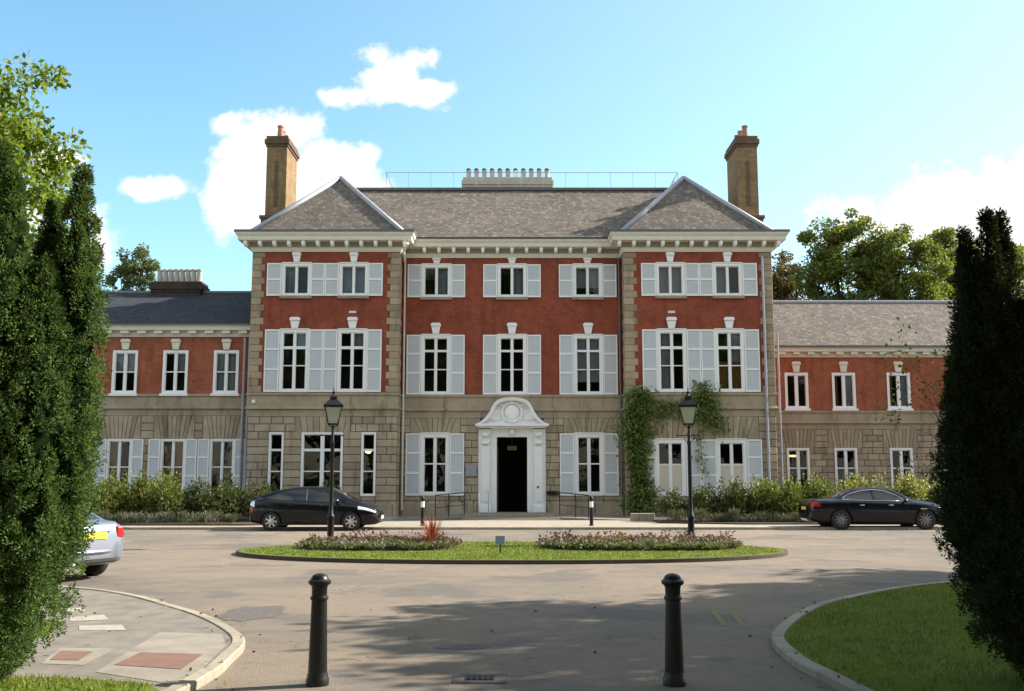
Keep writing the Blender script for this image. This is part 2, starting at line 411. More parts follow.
# ------------------------------------------------------------------ object helpers
def tag(o, label=None, cat=None, group=None, kind=None):
    if label: o['label'] = label
    if cat: o['category'] = cat
    if group: o['group'] = group
    if kind: o['kind'] = kind
    return o
def empty(name, loc, label, cat, group=None, rz=0):
    o = bpy.data.objects.new(name, None); COL.objects.link(o)
    o.location = loc; o.rotation_euler = (0, 0, rz); o.empty_display_size = .3
    return tag(o, label, cat, group)
ORIG = {}
class MB:
    """collects shapes (world coordinates unless local) and links them as ONE mesh object"""
    def __init__(s): s.v = []; s.f = []
    def add(s, vs, fs):
        b = len(s.v); s.v += [tuple(p) for p in vs]; s.f += [tuple(i + b for i in f) for f in fs]; return s
    def box(s, x0, x1, y0, y1, z0, z1):
        return s.add([(x0, y0, z0), (x1, y0, z0), (x1, y1, z0), (x0, y1, z0), (x0, y0, z1), (x1, y0, z1), (x1, y1, z1), (x0, y1, z1)],
                     [(0, 3, 2, 1), (4, 5, 6, 7), (0, 1, 5, 4), (1, 2, 6, 5), (2, 3, 7, 6), (3, 0, 4, 7)])
    def cbox(s, x0, x1, yf, yb, z0, z1, c=.02):
        """block with a chamfered front (front faces -Y)"""
        c = min(c, (x1 - x0) * .3, (z1 - z0) * .3)
        return s.add([(x0, yb, z0), (x1, yb, z0), (x1, yb, z1), (x0, yb, z1), (x0, yf + c, z0), (x1, yf + c, z0), (x1, yf + c, z1), (x0, yf + c, z1),
                      (x0 + c, yf, z0 + c), (x1 - c, yf, z0 + c), (x1 - c, yf, z1 - c), (x0 + c, yf, z1 - c)],
                     [(8, 9, 10, 11), (4, 5, 9, 8), (5, 6, 10, 9), (6, 7, 11, 10), (7, 4, 8, 11), (0, 1, 5, 4), (1, 2, 6, 5), (2, 3, 7, 6), (3, 0, 4, 7)])
    def quad(s, a, b, c, d): return s.add([a, b, c, d], [(0, 1, 2, 3)])
    def poly(s, pts): return s.add(pts, [tuple(range(len(pts)))])
    def prism_xz(s, pts, yf, yb):
        """polygon in the XZ plane (counter-clockwise seen from -Y) given depth"""
        n = len(pts)
        vs = [(x, yf, z) for x, z in pts] + [(x, yb, z) for x, z in pts]
        fs = [tuple(range(n)), tuple(range(2 * n - 1, n - 1, -1))]
        for i in range(n):
            j = (i + 1) % n; fs.append((i, i + n, j + n, j))
        return s.add(vs, fs)
    def slab(s, pts, z0, z1):
        """polygon in plan (counter-clockwise) given thickness"""
        n = len(pts)
        vs = [(x, y, z1) for x, y in pts] + [(x, y, z0) for x, y in pts]
        fs = [tuple(range(n)), tuple(range(2 * n - 1, n - 1, -1))]
        for i in range(n):
            j = (i + 1) % n; fs.append((i + n, j + n, j, i))
        return s.add(vs, fs)
    def tube(s, pts, r, n=8, cap=True):
        pts = [Vector(p) for p in pts]
        rs = r if isinstance(r, (list, tuple)) else [r] * len(pts)
        rings = []
        for i, p in enumerate(pts):
            d = (pts[min(i + 1, len(pts) - 1)] - pts[max(i - 1, 0)])
            if d.length < 1e-6: d = Vector((0, 0, 1))
            d.normalize()
            a = Vector((1, 0, 0)) if abs(d.x) < .8 else Vector((0, 1, 0))
            u = d.cross(a).normalized(); w = d.cross(u)
            rings.append([p + (u * math.cos(2 * math.pi * k / n) + w * math.sin(2 * math.pi * k / n)) * rs[i] for k in range(n)])
        vs = [q for rg in rings for q in rg]; fs = []
        for i in range(len(pts) - 1):
            for k in range(n):
                k2 = (k + 1) % n
                fs.append((i * n + k, (i + 1) * n + k, (i + 1) * n + k2, i * n + k2))
        if cap:
            fs.append(tuple(range(n))); fs.append(tuple(range((len(pts) - 1) * n + n - 1, (len(pts) - 1) * n - 1, -1)))
        return s.add(vs, fs)
    def lathe(s, prof, c=(0, 0, 0), n=20, axis='Z'):
        vs = []; fs = []
        for (r, h) in prof:
            for k in range(n):
                a = 2 * math.pi * k / n
                if axis == 'Z': vs.append((c[0] + r * math.cos(a), c[1] + r * math.sin(a), c[2] + h))
                else: vs.append((c[0] + r * math.cos(a), c[1] + h, c[2] + r * math.sin(a)))
        for i in range(len(prof) - 1):
            for k in range(n):
                k2 = (k + 1) % n
                q = (i * n + k, i * n + k2, (i + 1) * n + k2, (i + 1) * n + k)
                fs.append(q if axis == 'Z' else q[::-1])
        return s.add(vs, fs)
    def ell(s, c, r, n=14, m=9):
        prof = [(max(1e-4, math.sin(math.pi * i / m)), -math.cos(math.pi * i / m)) for i in range(m + 1)]
        vs = []; fs = []
        for (a, h) in prof:
            for k in range(n):
                t = 2 * math.pi * k / n
                vs.append((c[0] + r[0] * a * math.cos(t), c[1] + r[1] * a * math.sin(t), c[2] + r[2] * h))
        for i in range(m):
            for k in range(n):
                k2 = (k + 1) % n; fs.append((i * n + k, i * n + k2, (i + 1) * n + k2, (i + 1) * n + k))
        return s.add(vs, fs)
    def sweep(s, path, prof, closed=False, caps=True):
        """profile [(out, z)] swept along a plan path; 'out' is to the right of travel"""
        n = len(path); P = [Vector(p) for p in path]; k = len(prof); vs = []; fs = []
        for i in range(n):
            if closed: a = P[i] - P[i - 1]; b = P[(i + 1) % n] - P[i]
            else:
                a = P[i] - P[max(i - 1, 0)]; b = P[min(i + 1, n - 1)] - P[i]
                if i == 0: a = b
                if i == n - 1: b = a
            na = Vector((a.y, -a.x)).normalized(); nb = Vector((b.y, -b.x)).normalized()
            m = na + nb; m = m / max(m.dot(m) / 2, .15) if m.length > 1e-6 else na
            for (o, z) in prof: vs.append((P[i].x + m.x * o, P[i].y + m.y * o, z))
        for i in range(n if closed else n - 1):
            j = (i + 1) % n
            for q in range(k - 1): fs.append((i * k + q, j * k + q, j * k + q + 1, i * k + q + 1))
        if caps and not closed:
            fs.append(tuple(range(k))); fs.append(tuple(range((n - 1) * k + k - 1, (n - 1) * k - 1, -1)))
        return s.add(vs, fs)
    def build(s, name, mat, parent=None, local=False, smooth=False, bevel=0, fix=True, auto=False):
        me = bpy.data.meshes.new(name)
        off = Vector((0, 0, 0))
        if parent is not None and not local: off = ORIG.get(parent.name, Vector((0, 0, 0)))
        me.from_pydata([(p[0] - off.x, p[1] - off.y, p[2] - off.z) for p in s.v], [], s.f)
        me.validate()
        if fix:
            bm = bmesh.new(); bm.from_mesh(me)
            bmesh.ops.recalc_face_normals(bm, faces=bm.faces)
            bm.to_mesh(me); bm.free()
        mats = mat if isinstance(mat, (list, tuple)) else [mat]
        for x in mats: me.materials.append(x)
        if smooth or auto:
            for p in me.polygons: p.use_smooth = True
            if auto: me.set_sharp_from_angle(angle=R(38))
        o = bpy.data.objects.new(name, me); COL.objects.link(o)
        if parent is not None: o.parent = parent; ORIG[o.name] = off
        if bevel:
            b = o.modifiers.new('bevel', 'BEVEL'); b.width = bevel; b.segments = 2; b.limit_method = 'ANGLE'
        return o
def root_at(name, loc, label, cat, group=None):
    o = empty(name, loc, label, cat, group); ORIG[o.name] = Vector(loc); return o
def struct(mb, name, mat, **kw): return tag(mb.build(name, mat, **kw), kind='structure')
def children(o): return [c for c in bpy.data.objects if c.parent == o]
def copy_tree(o, parent=None):
    kids = children(o)
    c = o.copy(); COL.objects.link(c)
    if parent is not None: c.parent = parent
    for ch in kids: copy_tree(ch, c)
    return c
def spline(pts, n=8):
    out = []; P = [Vector(p) for p in pts]
    for i in range(len(P) - 1):
        p0 = P[max(i - 1, 0)]; p1 = P[i]; p2 = P[i + 1]; p3 = P[min(i + 2, len(P) - 1)]
        for k in range(n):
            t = k / n
            out.append(.5 * ((2 * p1) + (p2 - p0) * t + (2 * p0 - 5 * p1 + 4 * p2 - p3) * t * t + (3 * p1 - p0 - 3 * p2 + p3) * t ** 3))
    out.append(P[-1]); return out
def gpt(px, py, z=0.0):
    u, v = tan_dir(px, py); t = -(EYE - z) / v
    return (u * t, t)

# ================================================================== GROUND
LEFT_KERB = spline([(-60, 20.5), (-25, 18.6), (-11, 17.3), (-6.82, 16.16), (-4.46, 13.8), (-3.02, 11.47), (-2.72, 9.98), (-2.69, 8.79), (-2.85, 6), (-3.1, 0), (-3.1, -12)], 7)
RIGHT_KERB = spline([(60, 21.5), (25, 19.6), (12, 18.3), (7.45, 17.19), (4.51, 14.54), (3.03, 11.83), (2.71, 10.24), (2.78, 8.79), (3.0, 6), (3.2, 0), (3.2, -12)], 7)
g = MB(); g.quad((-900, -300, -.06), (900, -300, -.06), (900, 1500, -.06), (-900, 1500, -.06)); struct(g, 'ground', M['rough'])
g = MB(); g.quad((-60, -12, 0), (60, -12, 0), (60, 44, 0), (-60, 44, 0)); struct(g, 'road', M['asphalt'])
# left corner: pavement with pale slabs and brown panels, kerb, small lawn
lk = [(p.x, p.y) for p in LEFT_KERB]; rk = [(p.x, p.y) for p in RIGHT_KERB]
g = MB(); g.slab([(-60, -12)] + [(p[0] - .06, p[1] - .03) for p in lk], -.02, .07); struct(g, 'pavement', M['walk'])
def kerb_run(path, s, mat):
    # individual kerb stones laid end to end along the edge
    mb = MB(); acc = 0; seg = [path[0]]
    KP = [(0, -.02), (0, .066), (.014, .08), (.125, .083), (.135, .078), (.135, -.02)]
    P = [Vector(p) for p in path]; fine = []
    for a, b in zip(P[:-1], P[1:]):
        n = max(1, int((b - a).length / .15))
        fine += [a.lerp(b, k / n) for k in range(n)]
    fine.append(P[-1]); cur = [fine[0]]; L = 0
    for a, b in zip(fine[:-1], fine[1:]):
        L += (b - a).length; cur.append(b)
        if L > .9:
            d = (cur[-1] - cur[-2]).normalized() * .008
            c2 = cur[:]; c2[-1] = cur[-1] - d
            dz = random.uniform(-.004, .004)
            mb.sweep([(p.x, p.y) for p in c2], [(o * s, z + dz) for o, z in KP]); cur = [b]; L = 0
    return struct(mb, 'kerb', mat)
kerb_run(lk, 1, M['kerb']); kerb_run(rk, -1, M['kerb'])
g = MB(); g.slab([(p[0] + .07, p[1] - .03) for p in rk] + [(60, -12)], -.02, .06); struct(g, 'lawn', M['lawn'])
def gpoly(pts, z, name, mat):
    m = MB(); m.poly([gpt(a, b, z) + (z,) for a, b in pts]); return struct(m, name, mat)
gl_pts = [gpt(-60, 676, .074), gpt(60, 677, .074), gpt(110, 680, .074), gpt(150, 684, .074), gpt(160, 691, .074)]
m = MB(); m.poly([(x, y, .074) for x, y in gl_pts] + [(-3.3, 5, .074), (-9, 5, .074), (-9, 9.0, .074)]); struct(m, 'grass_verge', M['lawn'])
m = MB(); m.poly([(x, y, .074) for x, y in [(-5.25, 10.6), (-5.1, 11.3), (-5.35, 12.3), (-6.4, 13.0), (-9, 13), (-9, 9.6), (-5.6, 9.6)]]); struct(m, 'grass_verge', M['lawn'])
gpoly([(70, 617), (104, 614.6), (109, 619.6), (70, 621)], .074, 'road_marking', M['roadpaint'])
gpoly([(79, 625.5), (122, 624.7), (126, 630), (79, 630)], .074, 'road_marking', M['roadpaint'])
gpoly([(66, 608.5), (82, 607.5), (86, 611), (66, 612)], .074, 'road_marking', M['roadpaint'])
gpoly([(60, 647.6), (117, 648.3), (84, 665), (41, 663.5)], .074, 'paving_slab', M['slab'])
gpoly([(61, 650.6), (93, 651.4), (79, 660), (50, 659.5)], .078, 'brown_paving', M['tactile'])
gpoly([(138, 645), (160, 632), (222, 634), (226, 645), (205, 666), (186, 680), (160, 682), (96, 672)], .074, 'paving_slab', M['slab'])
gpoly([(141, 652), (203, 654), (181.5, 669), (114, 664.6)], .078, 'brown_paving', M['tactile'])
# tarmac patches and old yellow lines
def blob(cx, cy, rx, ry, z, name, mat, n=22):
    m = MB(); m.poly([(cx + rx * math.cos(2 * math.pi * k / n) * random.uniform(.85, 1.12), cy + ry * math.sin(2 * math.pi * k / n) * random.uniform(.85, 1.12), z) for k in range(n)])
    return struct(m, name, mat)
blob(-3.45, 13.7, .42, .75, .004, 'tarmac_patch', M['patch'])
blob(-.55, 11.0, .3, .16, .004, 'tarmac_patch', M['patch'])
for sx in (0, .24):
    m = MB(); m.poly([(2.55 + sx, 12.5, .004), (2.63 + sx, 12.5, .004), (2.78 + sx, 14.1, .004), (2.70 + sx, 14.1, .004)]); struct(m, 'road_marking', M['yellowpaint'])
# far pavement with its kerb along the front of the house
g = MB(); g.slab([(-60, 35.1), (60, 35.1), (60, 46.4), (-60, 46.4)], -.02, .06); struct(g, 'pavement', M['paving'])
fk = MB(); x = -60
while x < 60:
    fk.box(x + .006, x + .91, 34.92, 35.1, -.02, .085); x += .92
struct(fk, 'kerb', M['kerb'])
# beds
g = MB(); g.slab([(-40, 36.6), (-9.6, 36.6), (-8.2, 37.4), (-6.6, 39.2), (-6.2, 44.7), (-40, 45.7)], .05, .11); struct(g, 'soil_bed', M['soil'])
g = MB(); g.slab([(5.6, 38.4), (8.5, 37.4), (40, 36.9), (40, 53.6), (12.0, 53.6), (12.0, 44.7), (5.6, 44.7)], .05, .11); struct(g, 'soil_bed', M['soil'])
# centre island
ICX, ICY, IA = 0.0, 24.3, 6.48
isl = []
N = 72
for k in range(N):
    t = 2 * math.pi * k / N
    c, s_ = math.cos(t), math.sin(t)
    b = 3.05 if s_ < 0 else 2.9
    isl.append((ICX + IA * math.copysign(abs(c) ** .86, c), ICY + b * math.copysign(abs(s_) ** 1.05, s_)))
g = MB(); g.slab(isl, -.02, .085); struct(g, 'lawn', M['lawn'])
g = MB(); g.sweep(isl, [(-.02, -.02), (-.02, .085), (.05, .088), (.06, .075), (.06, -.02)], closed=True); struct(g, 'kerb', M['kerbdark'])

# ---- grass blades (uncountable)
def blades(name, pts, hmin, hmax, wid, z, mat):
    pts = np.asarray(pts); n = len(pts)
    a = rng.uniform(0, 2 * np.pi, n); h = rng.uniform(hmin, hmax, n); lean = rng.uniform(-.6, .6, (n, 2)) * h[:, None]
    dx = np.cos(a) * wid; dy = np.sin(a) * wid
    v = np.empty((n, 3, 3))
    v[:, 0] = np.stack([pts[:, 0] - dx, pts[:, 1] - dy, np.full(n, z)], 1)
    v[:, 1] = np.stack([pts[:, 0] + dx, pts[:, 1] + dy, np.full(n, z)], 1)
    v[:, 2] = np.stack([pts[:, 0] + lean[:, 0], pts[:, 1] + lean[:, 1], z + h], 1)
    me = bpy.data.meshes.new(name); me.from_pydata(v.reshape(-1, 3).tolist(), [], np.arange(3 * n).reshape(n, 3).tolist())
    me.materials.append(mat); o = bpy.data.objects.new(name, me); COL.objects.link(o)
    return o
def inside(poly, p):
    x, y = p; c = False; j = len(poly) - 1
    for i in range(len(poly)):
        if (poly[i][1] > y) != (poly[j][1] > y) and x < (poly[j][0] - poly[i][0]) * (y - poly[i][1]) / (poly[j][1] - poly[i][1]) + poly[i][0]: c = not c
        j = i
    return c
rl = [(p[0] + .16, p[1] - .08) for p in rk] + [(60, -12)]
pts = []
while len(pts) < 42000:
    p = (random.uniform(2.9, 9.5), random.uniform(7.5, 17.3))
    if inside(rl, p): pts.append(p)
tag(blades('grass', pts, .015, .06, .006, .06, M['blade']), 'short mown grass on the shaded corner lawn under the right-hand yew', 'grass', kind='stuff')
pts = []
li = [(p[0] * .985, ICY + (p[1] - ICY) * .975) for p in isl]
while len(pts) < 26000:
    p = (random.uniform(-6.5, 6.5), random.uniform(21, 27.3))
    if inside(li, p): pts.append(p)
tag(blades('grass', pts, .012, .04, .012, .085, M['blade']), 'bright sunlit mown grass on the oval island with flower beds', 'grass', kind='stuff')
pts = []
lv = [(x, y) for x, y in gl_pts] + [(-3.3, 5), (-7, 5), (-7, 9.0)]
lv2 = [(-5.25, 10.6), (-5.1, 11.3), (-5.35, 12.3), (-6.4, 13.0), (-7.5, 13), (-7.5, 9.6), (-5.6, 9.6)]
while len(pts) < 14000:
    p = (random.uniform(-7, -3), random.uniform(7.5, 13))
    if inside(lv, p) or inside(lv2, p): pts.append(p)
tag(blades('grass', pts, .015, .05, .006, .074, M['blade']), 'sunlit grass at the foot of the left-hand yew beside the brown paving', 'grass', kind='stuff')
# fallen leaves and grit on the road edge
pts = [];
while len(pts) < 500:
    p = (random.uniform(-2.6, 3), random.uniform(7.5, 16)); pts.append(p)

# ================================================================== HOUSE
HO = root_at('mansion', (0, 46.2, 0), 'large red brick mansion with white shutters, stone ground floor and two projecting hip-roofed ends', 'house')
YB, YC, YL, YR = 45.0, 46.2, 46.0, 54.0
def wall_grid(mb, yf, x0, x1, z0, z1, opens, depth=.3):
    xs = sorted({x0, x1} | {v for o in opens for v in (o[0], o[1]) if x0 < v < x1})
    zs = sorted({z0, z1} | {v for o in opens for v in (o[2], o[3]) if z0 < v < z1})
    for i in range(len(xs) - 1):
        for j in range(len(zs) - 1):
            cx = (xs[i] + xs[i + 1]) / 2; cz = (zs[j] + zs[j + 1]) / 2
            if any(o[0] < cx < o[1] and o[2] < cz < o[3] for o in opens): continue
            mb.quad((xs[i], yf, zs[j]), (xs[i + 1], yf, zs[j]), (xs[i + 1], yf, zs[j + 1]), (xs[i], yf, zs[j + 1]))
    for (a, b, c, d) in opens:
        y2 = yf + depth
        if c < z0 - .01 and d < z0: continue
        if c > z1 or d < z0: continue
        mb.quad((a, yf, c), (a, yf, d), (a, y2, d), (a, y2, c)); mb.quad((b, yf, d), (b, yf, c), (b, y2, c), (b, y2, d))
        mb.quad((a, yf, d), (b, yf, d), (b, y2, d), (a, y2, d)); mb.quad((b, yf, c), (a, yf, c), (a, y2, c), (b, y2, c))

def rusticated(yf, x0, x1, z0, z1, opens, vouss, rows=13, seed=0):
    """coursed ashlar with sunk joints; flat arches of wedge stones over the listed openings"""
    rr = random.Random(seed); mb = MB(); h = (z1 - z0) / rows; gap = .013
    reg = [(c - t / 2, c + t / 2, zb, zt) for (c, wb, t, zb, zt) in vouss]
    for r in range(rows):
        a, b = z0 + r * h, z0 + (r + 1) * h
        blk = [(o[0] - .004, o[1] + .004) for o in opens if o[2] < b - .03 and o[3] > a + .03]
        blk += [(q[0], q[1]) for q in reg if q[2] < b - .03 and q[3] > a + .03]
        blk.sort(); segs = []; cur = x0
        for (p, q) in blk:
            if p > cur: segs.append((cur, p))
            cur = max(cur, q)
        if cur < x1: segs.append((cur, x1))
        for (p, q) in segs:
            L = q - p
            if L < .06: continue
            n = max(1, round(L / rr.uniform(.52, .74)))
            cuts = [p + L * i / n for i in range(n + 1)]
            if n > 1 and r % 2:
                sh = L / n * .42; cuts = [p] + [c + sh for c in cuts[:-1]] + [q]
            for i in range(len(cuts) - 1):
                if cuts[i + 1] - cuts[i] > .05:
                    mb.cbox(cuts[i] + gap, cuts[i + 1] - gap, yf - rr.uniform(0, .006), yf + .06, a + gap, b - gap, .018)
        for o in opens:
            if a + .03 < o[2] < b - .002: mb.cbox(o[0] + .01, o[1] - .01, yf, yf + .06, a + gap, o[2] - .004, .015)
            if a + .002 < o[3] < b - .03 and not any(abs(q[2] - o[3]) < .05 and q[0] < o[0] and q[1] > o[1] for q in reg): mb.cbox(o[0] + .01, o[1] - .01, yf, yf + .06, o[3] + .004, b - gap, .015)
        for q in reg:
            if a + .03 < q[2] < b - .03:
                for o in opens:
                    if o[0] > q[0] and o[1] < q[1]:
                        mb.cbox(q[0] + gap, o[0] - .01, yf, yf + .06, a + gap, q[2] - .004, .015); mb.cbox(o[1] + .01, q[1] - gap, yf, yf + .06, a + gap, q[2] - .004, .015)
    for (c, wb, t, zb, zt) in vouss:
        n = 7
        xb = [c - wb / 2 + wb * i / n for i in range(n + 1)]
        xt = [c - t * .42 + t * .84 * i / n for i in range(n + 1)]
        for i in range(n):
            g_ = .012
            mb.prism_xz([(xb[i] + g_, zb + g_), (xb[i + 1] - g_, zb + g_), (xt[i + 1] - g_, zt - g_), (xt[i] + g_, zt - g_)], yf - .012, yf + .05)
        for s_ in (-1, 1):
            e = c + s_ * t / 2
            tri = [(c + s_ * (wb / 2 + .012), zb + .01), (e - s_ * .01, zb + .01), (e - s_ * .01, zt - .01), (c + s_ * (t * .42 + .012), zt - .01)]
            if s_ < 0: tri = tri[::-1]
            mb.prism_xz(tri, yf, yf + .05)
    return mb

# ---- openings
WB = 1.32
BLK = 8.56
win = []      # (cx, wall y, z0, z1, width, frame, mullion, [(bar z, thickness)], extra)
up_b = [s * (BLK + d) for s in (-1, 1) for d in (-1.31, 1.31)]
for cx in up_b:
    win.append((cx, YB, 10.0, 11.52, WB, .125, .085, [], 'top'))
    win.append((cx, YB, 5.60, 8.45, WB, .14, .10, [(7.62, .13), (6.8, .045)], 'first'))
for cx in (-3.55, 0, 3.55):
    win.append((cx, YC, 10.15, 11.72, 1.36, .13, .085, [], 'top'))
    win.append((cx, YC, 5.58, 8.37, 1.36, .145, .095, [(7.62, .10), (6.75, .045)], 'first'))
for cx in (-3.54, 3.54):
    win.append((cx, YC, .96, 3.79, 1.34, .17, .11, [(2.4, .06)], 'ground'))
for cx in (7.09, 9.83):
    win.append((cx, YB, .96, 3.47, 1.36, .16, .10, [(2.33, .05)], 'rground'))
win.append((-10.56, YB, .96, 3.79, .66, .08, 0, [(3.0, .1), (2.05, .05)], 'plain'))
win.append((-8.5, YB, .96, 3.79, 1.86, .09, .13, [(3.0, .12), (2.05, .05)], 'plain'))
win.append((-6.42, YB, .96, 3.79, .66, .08, 0, [(3.0, .1), (2.05, .05)], 'plain'))
for cx in (-20.25, -17.9, -15.57, -13.22):
    win.append((cx, YL, 5.62, 7.62, 1.16, .12, .11, [(6.62, .05)], 'wing'))
for cx in (-20.3, -17.97, -15.51, -13.26):
    win.append((cx, YL, .9, 3.53, 1.14, .10, .09, [(2.25, .05)], 'wingg'))
for cx in (15.41, 17.97, 20.94):
    win.append((cx, YR, 5.46, 7.41, 1.26, .13, .15, [], 'rwing'))
for cx in (15.36, 17.92, 20.9):
    win.append((cx, YR, .85, 3.35, 1.22, .12, .13, [(2.27, .06)], 'rwingg'))
def opens_for(y, x0, x1):
    e = .004
    return [(w[0] - w[4] / 2 + e, w[0] + w[4] / 2 - e, w[2] + e, w[3] - e) for w in win if w[1] == y and x0 < w[0] < x1]

DOOR = (-.68, .68, .17, 3.61)
sections = [('left', YB, -11.88, -5.15), ('centre', YC, -5.15, 5.15), ('right', YB, 5.15, 11.88)]
for nm, y, x0, x1 in sections:
    op = opens_for(y, x0, x1)
    mb = MB(); wall_grid(mb, y, x0, x1, 5.5, 12.3, [o for o in op if o[2] > 5])
    if nm == 'left': mb.quad((-5.15, YB, 5.5), (-5.15, YC, 5.5), (-5.15, YC, 12.3), (-5.15, YB, 12.3)); mb.quad((-11.88, YB, 5.5), (-11.88, YB, 12.3), (-11.88, 60, 12.3), (-11.88, 60, 5.5))
    if nm == 'right': mb.quad((5.15, YB, 5.5), (5.15, YB, 12.3), (5.15, YC, 12.3), (5.15, YC, 5.5)); mb.quad((11.88, YB, 5.5), (11.88, 60, 5.5), (11.88, 60, 12.3), (11.88, YB, 12.3))
    if nm == 'centre': MB().quad((-11.88, 60, 0), (-11.88, 60, 12.3), (11.88, 60, 12.3), (11.88, 60, 0)).build('rear_wall', M['brick'], HO, fix=False)
    mb.build('brick_wall', M['brick'], HO, fix=False)
    # stone ground floor: dark joints behind, blocks in front
    og = [o for o in op if o[2] < 5]
    if nm == 'centre': og = og + [DOOR]
    mb = MB(); wall_grid(mb, y + .03, x0, x1, 0, 5.5, og)
    if nm == 'left': mb.quad((-5.15 - .03, YB, 0), (-5.15 - .03, YC, 0), (-5.15 - .03, YC, 5.5), (-5.15 - .03, YB, 5.5)); mb.quad((-11.85, YB, 0), (-11.85, YB, 5.5), (-11.85, 60, 5.5), (-11.85, 60, 0))
    if nm == 'right': mb.quad((5.18, YB, 0), (5.18, YB, 5.5), (5.18, YC, 5.5), (5.18, YC, 0)); mb.quad((11.85, YB, 0), (11.85, 60, 0), (11.85, 60, 5.5), (11.85, YB, 5.5))
    mb.build('joint_backing', M['joint'], HO, fix=False)
    vs = []
    if nm == 'centre': vs = [(cx, 1.34, 2.3, 3.79, 4.5) for cx in (-3.54, 3.54)]
    if nm == 'right': vs = [(cx, 1.36, 2.5, 3.47, 4.5) for cx in (7.09, 9.83)]
    if nm == 'left': vs = [(-8.5, 1.86, 2.5, 3.79, 4.5)]
    og2 = og
    if nm == 'centre': og2 = [o for o in og if o is not DOOR] + [(-1.45, 1.45, 0, 4.6)]
    for (a, b) in ([(x0, -1.45), (1.45, x1)] if nm == 'centre' else [(x0, x1)]):
        rusticated(y, a, b, .06, 4.5, [o for o in og2 if a < o[0] < b and o[1] <= b], [v for v in vs if a < v[0] < b], 13, len(nm) + int(a)).build('stone_wall', M['stone'], HO)
    if nm != 'centre':   # plain returned sides
        s = -1 if nm == 'left' else 1
        mb = MB()
        for r in range(13):
            a = .06 + r * (4.44 / 13); b = a + 4.44 / 13
            xi = s * 5.15
            mb.box(min(xi, xi + s * .05), max(xi, xi + s * .05), YB + .07, YC - .005, a + .012, b - .012)
        mb.build('stone_return', M['stone'], HO)
# string course sweeping round the plan of the front
front_path = [(-11.88, 58), (-11.88, YB), (-5.15, YB), (-5.15, YC), (5.15, YC), (5.15, YB), (11.88, YB), (11.88, 58)]
def rev_out(prof): return prof
SC = [(.0, 4.5), (.02, 4.5), (.02, 4.80), (.13, 4.83), (.13, 4.90), (.05, 4.94), (.025, 4.96), (.025, 5.44), (.09, 5.47), (.09, 5.55), (.0, 5.58)]
mb = MB(); mb.sweep(front_path, SC); mb.build('string_course', M['stone'], HO)
# plinth
for (a, b, y) in ((-11.9, -5.13, YB), (-5.05, -1.6, YC), (1.6, 5.05, YC), (5.13, 11.9, YB)):
    mb = MB(); x = a
    while x < b - .05:
        e = min(x + 1.1, b); mb.cbox(x + .006, e - .006, y - .07, y + .02, .0, .62, .02); x = e
    mb.build('plinth', M['stone'], HO)
# quoins
for xc, y, s in ((-11.88, YB, 1), (-5.15, YB, -1), (5.15, YB, 1), (11.88, YB, -1)):
    mb = MB(); z = 5.58; k = 0
    while z < 11.95:
        h = min(.31, 12.03 - z); w = .56 if k % 2 == 0 else .42
        x0, x1 = (xc - .03 * s, xc + w * s) if s > 0 else (xc - w, xc + .03)
        d = .55 if k % 2 else .8
        mb.cbox(min(x0, x1), max(x0, x1), y - .03, y + d, z + .006, z + h - .006, .015)
        z += h; k += 1
    mb.build('quoins', M['quoin'], HO)
# ---- cornices with modillions
def cornice(path, z0, z1, outp, mspace, first, rng_list, mat=M['cream'], sub=.33):
    """z0 bottom, z1 top, outp projection"""
    H = z1 - z0
    pr = [(0, z0), (.06, z0), (.1, z0 + .12 * H), (.14, z0 + .22 * H), (.14, z0 + .55 * H), (outp * .82, z0 + .56 * H), (outp * .85, z0 + .80 * H), (outp * .93, z0 + .84 * H), (outp, z0 + .97 * H), (outp, z1), (0, z1)]
    mb = MB(); mb.sweep(path, pr); c = mb.build('cornice', mat, HO)
    mb = MB(); mb.sweep(path, [(0.0, z1 + .003), (outp + .03, z1 + .003), (outp + .03, z1 + .1), (0.0, z1 + .13)]); mb.build('gutter', M['leaddark'], HO)
    mb = MB(); mb.sweep(path, [(.143, z0 + .24 * H), (.15, z0 + .24 * H), (.15, z0 + .53 * H), (.143, z0 + .53 * H)]); mb.build('frieze_band', M['soffit'], HO)
    mm = None
    for (x0, x1, yf, n) in rng_list:
        for i in range(n):
            x = x0 + (x1 - x0) * i / max(1, n - 1)
            q = MB(); w = .075
            a, b = z0 + .25 * H, z0 + .555 * H
            q.prism_xz([(x - w, a + .08 * H), (x + w, a + .08 * H), (x + w, b), (x - w, b)], yf - outp * .72, yf - .152)
            q.prism_xz([(x - w * .9, a), (x + w * .9, a), (x + w * .9, a + .08 * H), (x - w * .9, a + .08 * H)], yf - outp * .6, yf - .152)
            q.build('modillion', M['white'], c)
    return c
# the left and right blocks and the centre run in one mitred cornice
cornice([(-5.15, YC - .003), (5.15, YC - .003)], 12.03, 12.80, .66, .7, 0, [(-4.1, 4.1, YC, 13)])
cornice([(-11.88, 58), (-11.88, YB), (-5.15, YB), (-5.15, YC + .3)], 12.05, 12.84, .7, .65, 0, [(-12.15, -4.9, YB, 12)])
cornice([(5.15, YC + .3), (5.15, YB), (11.88, YB), (11.88, 58)], 12.05, 12.84, .7, .65, 0, [(4.9, 12.15, YB, 12)])

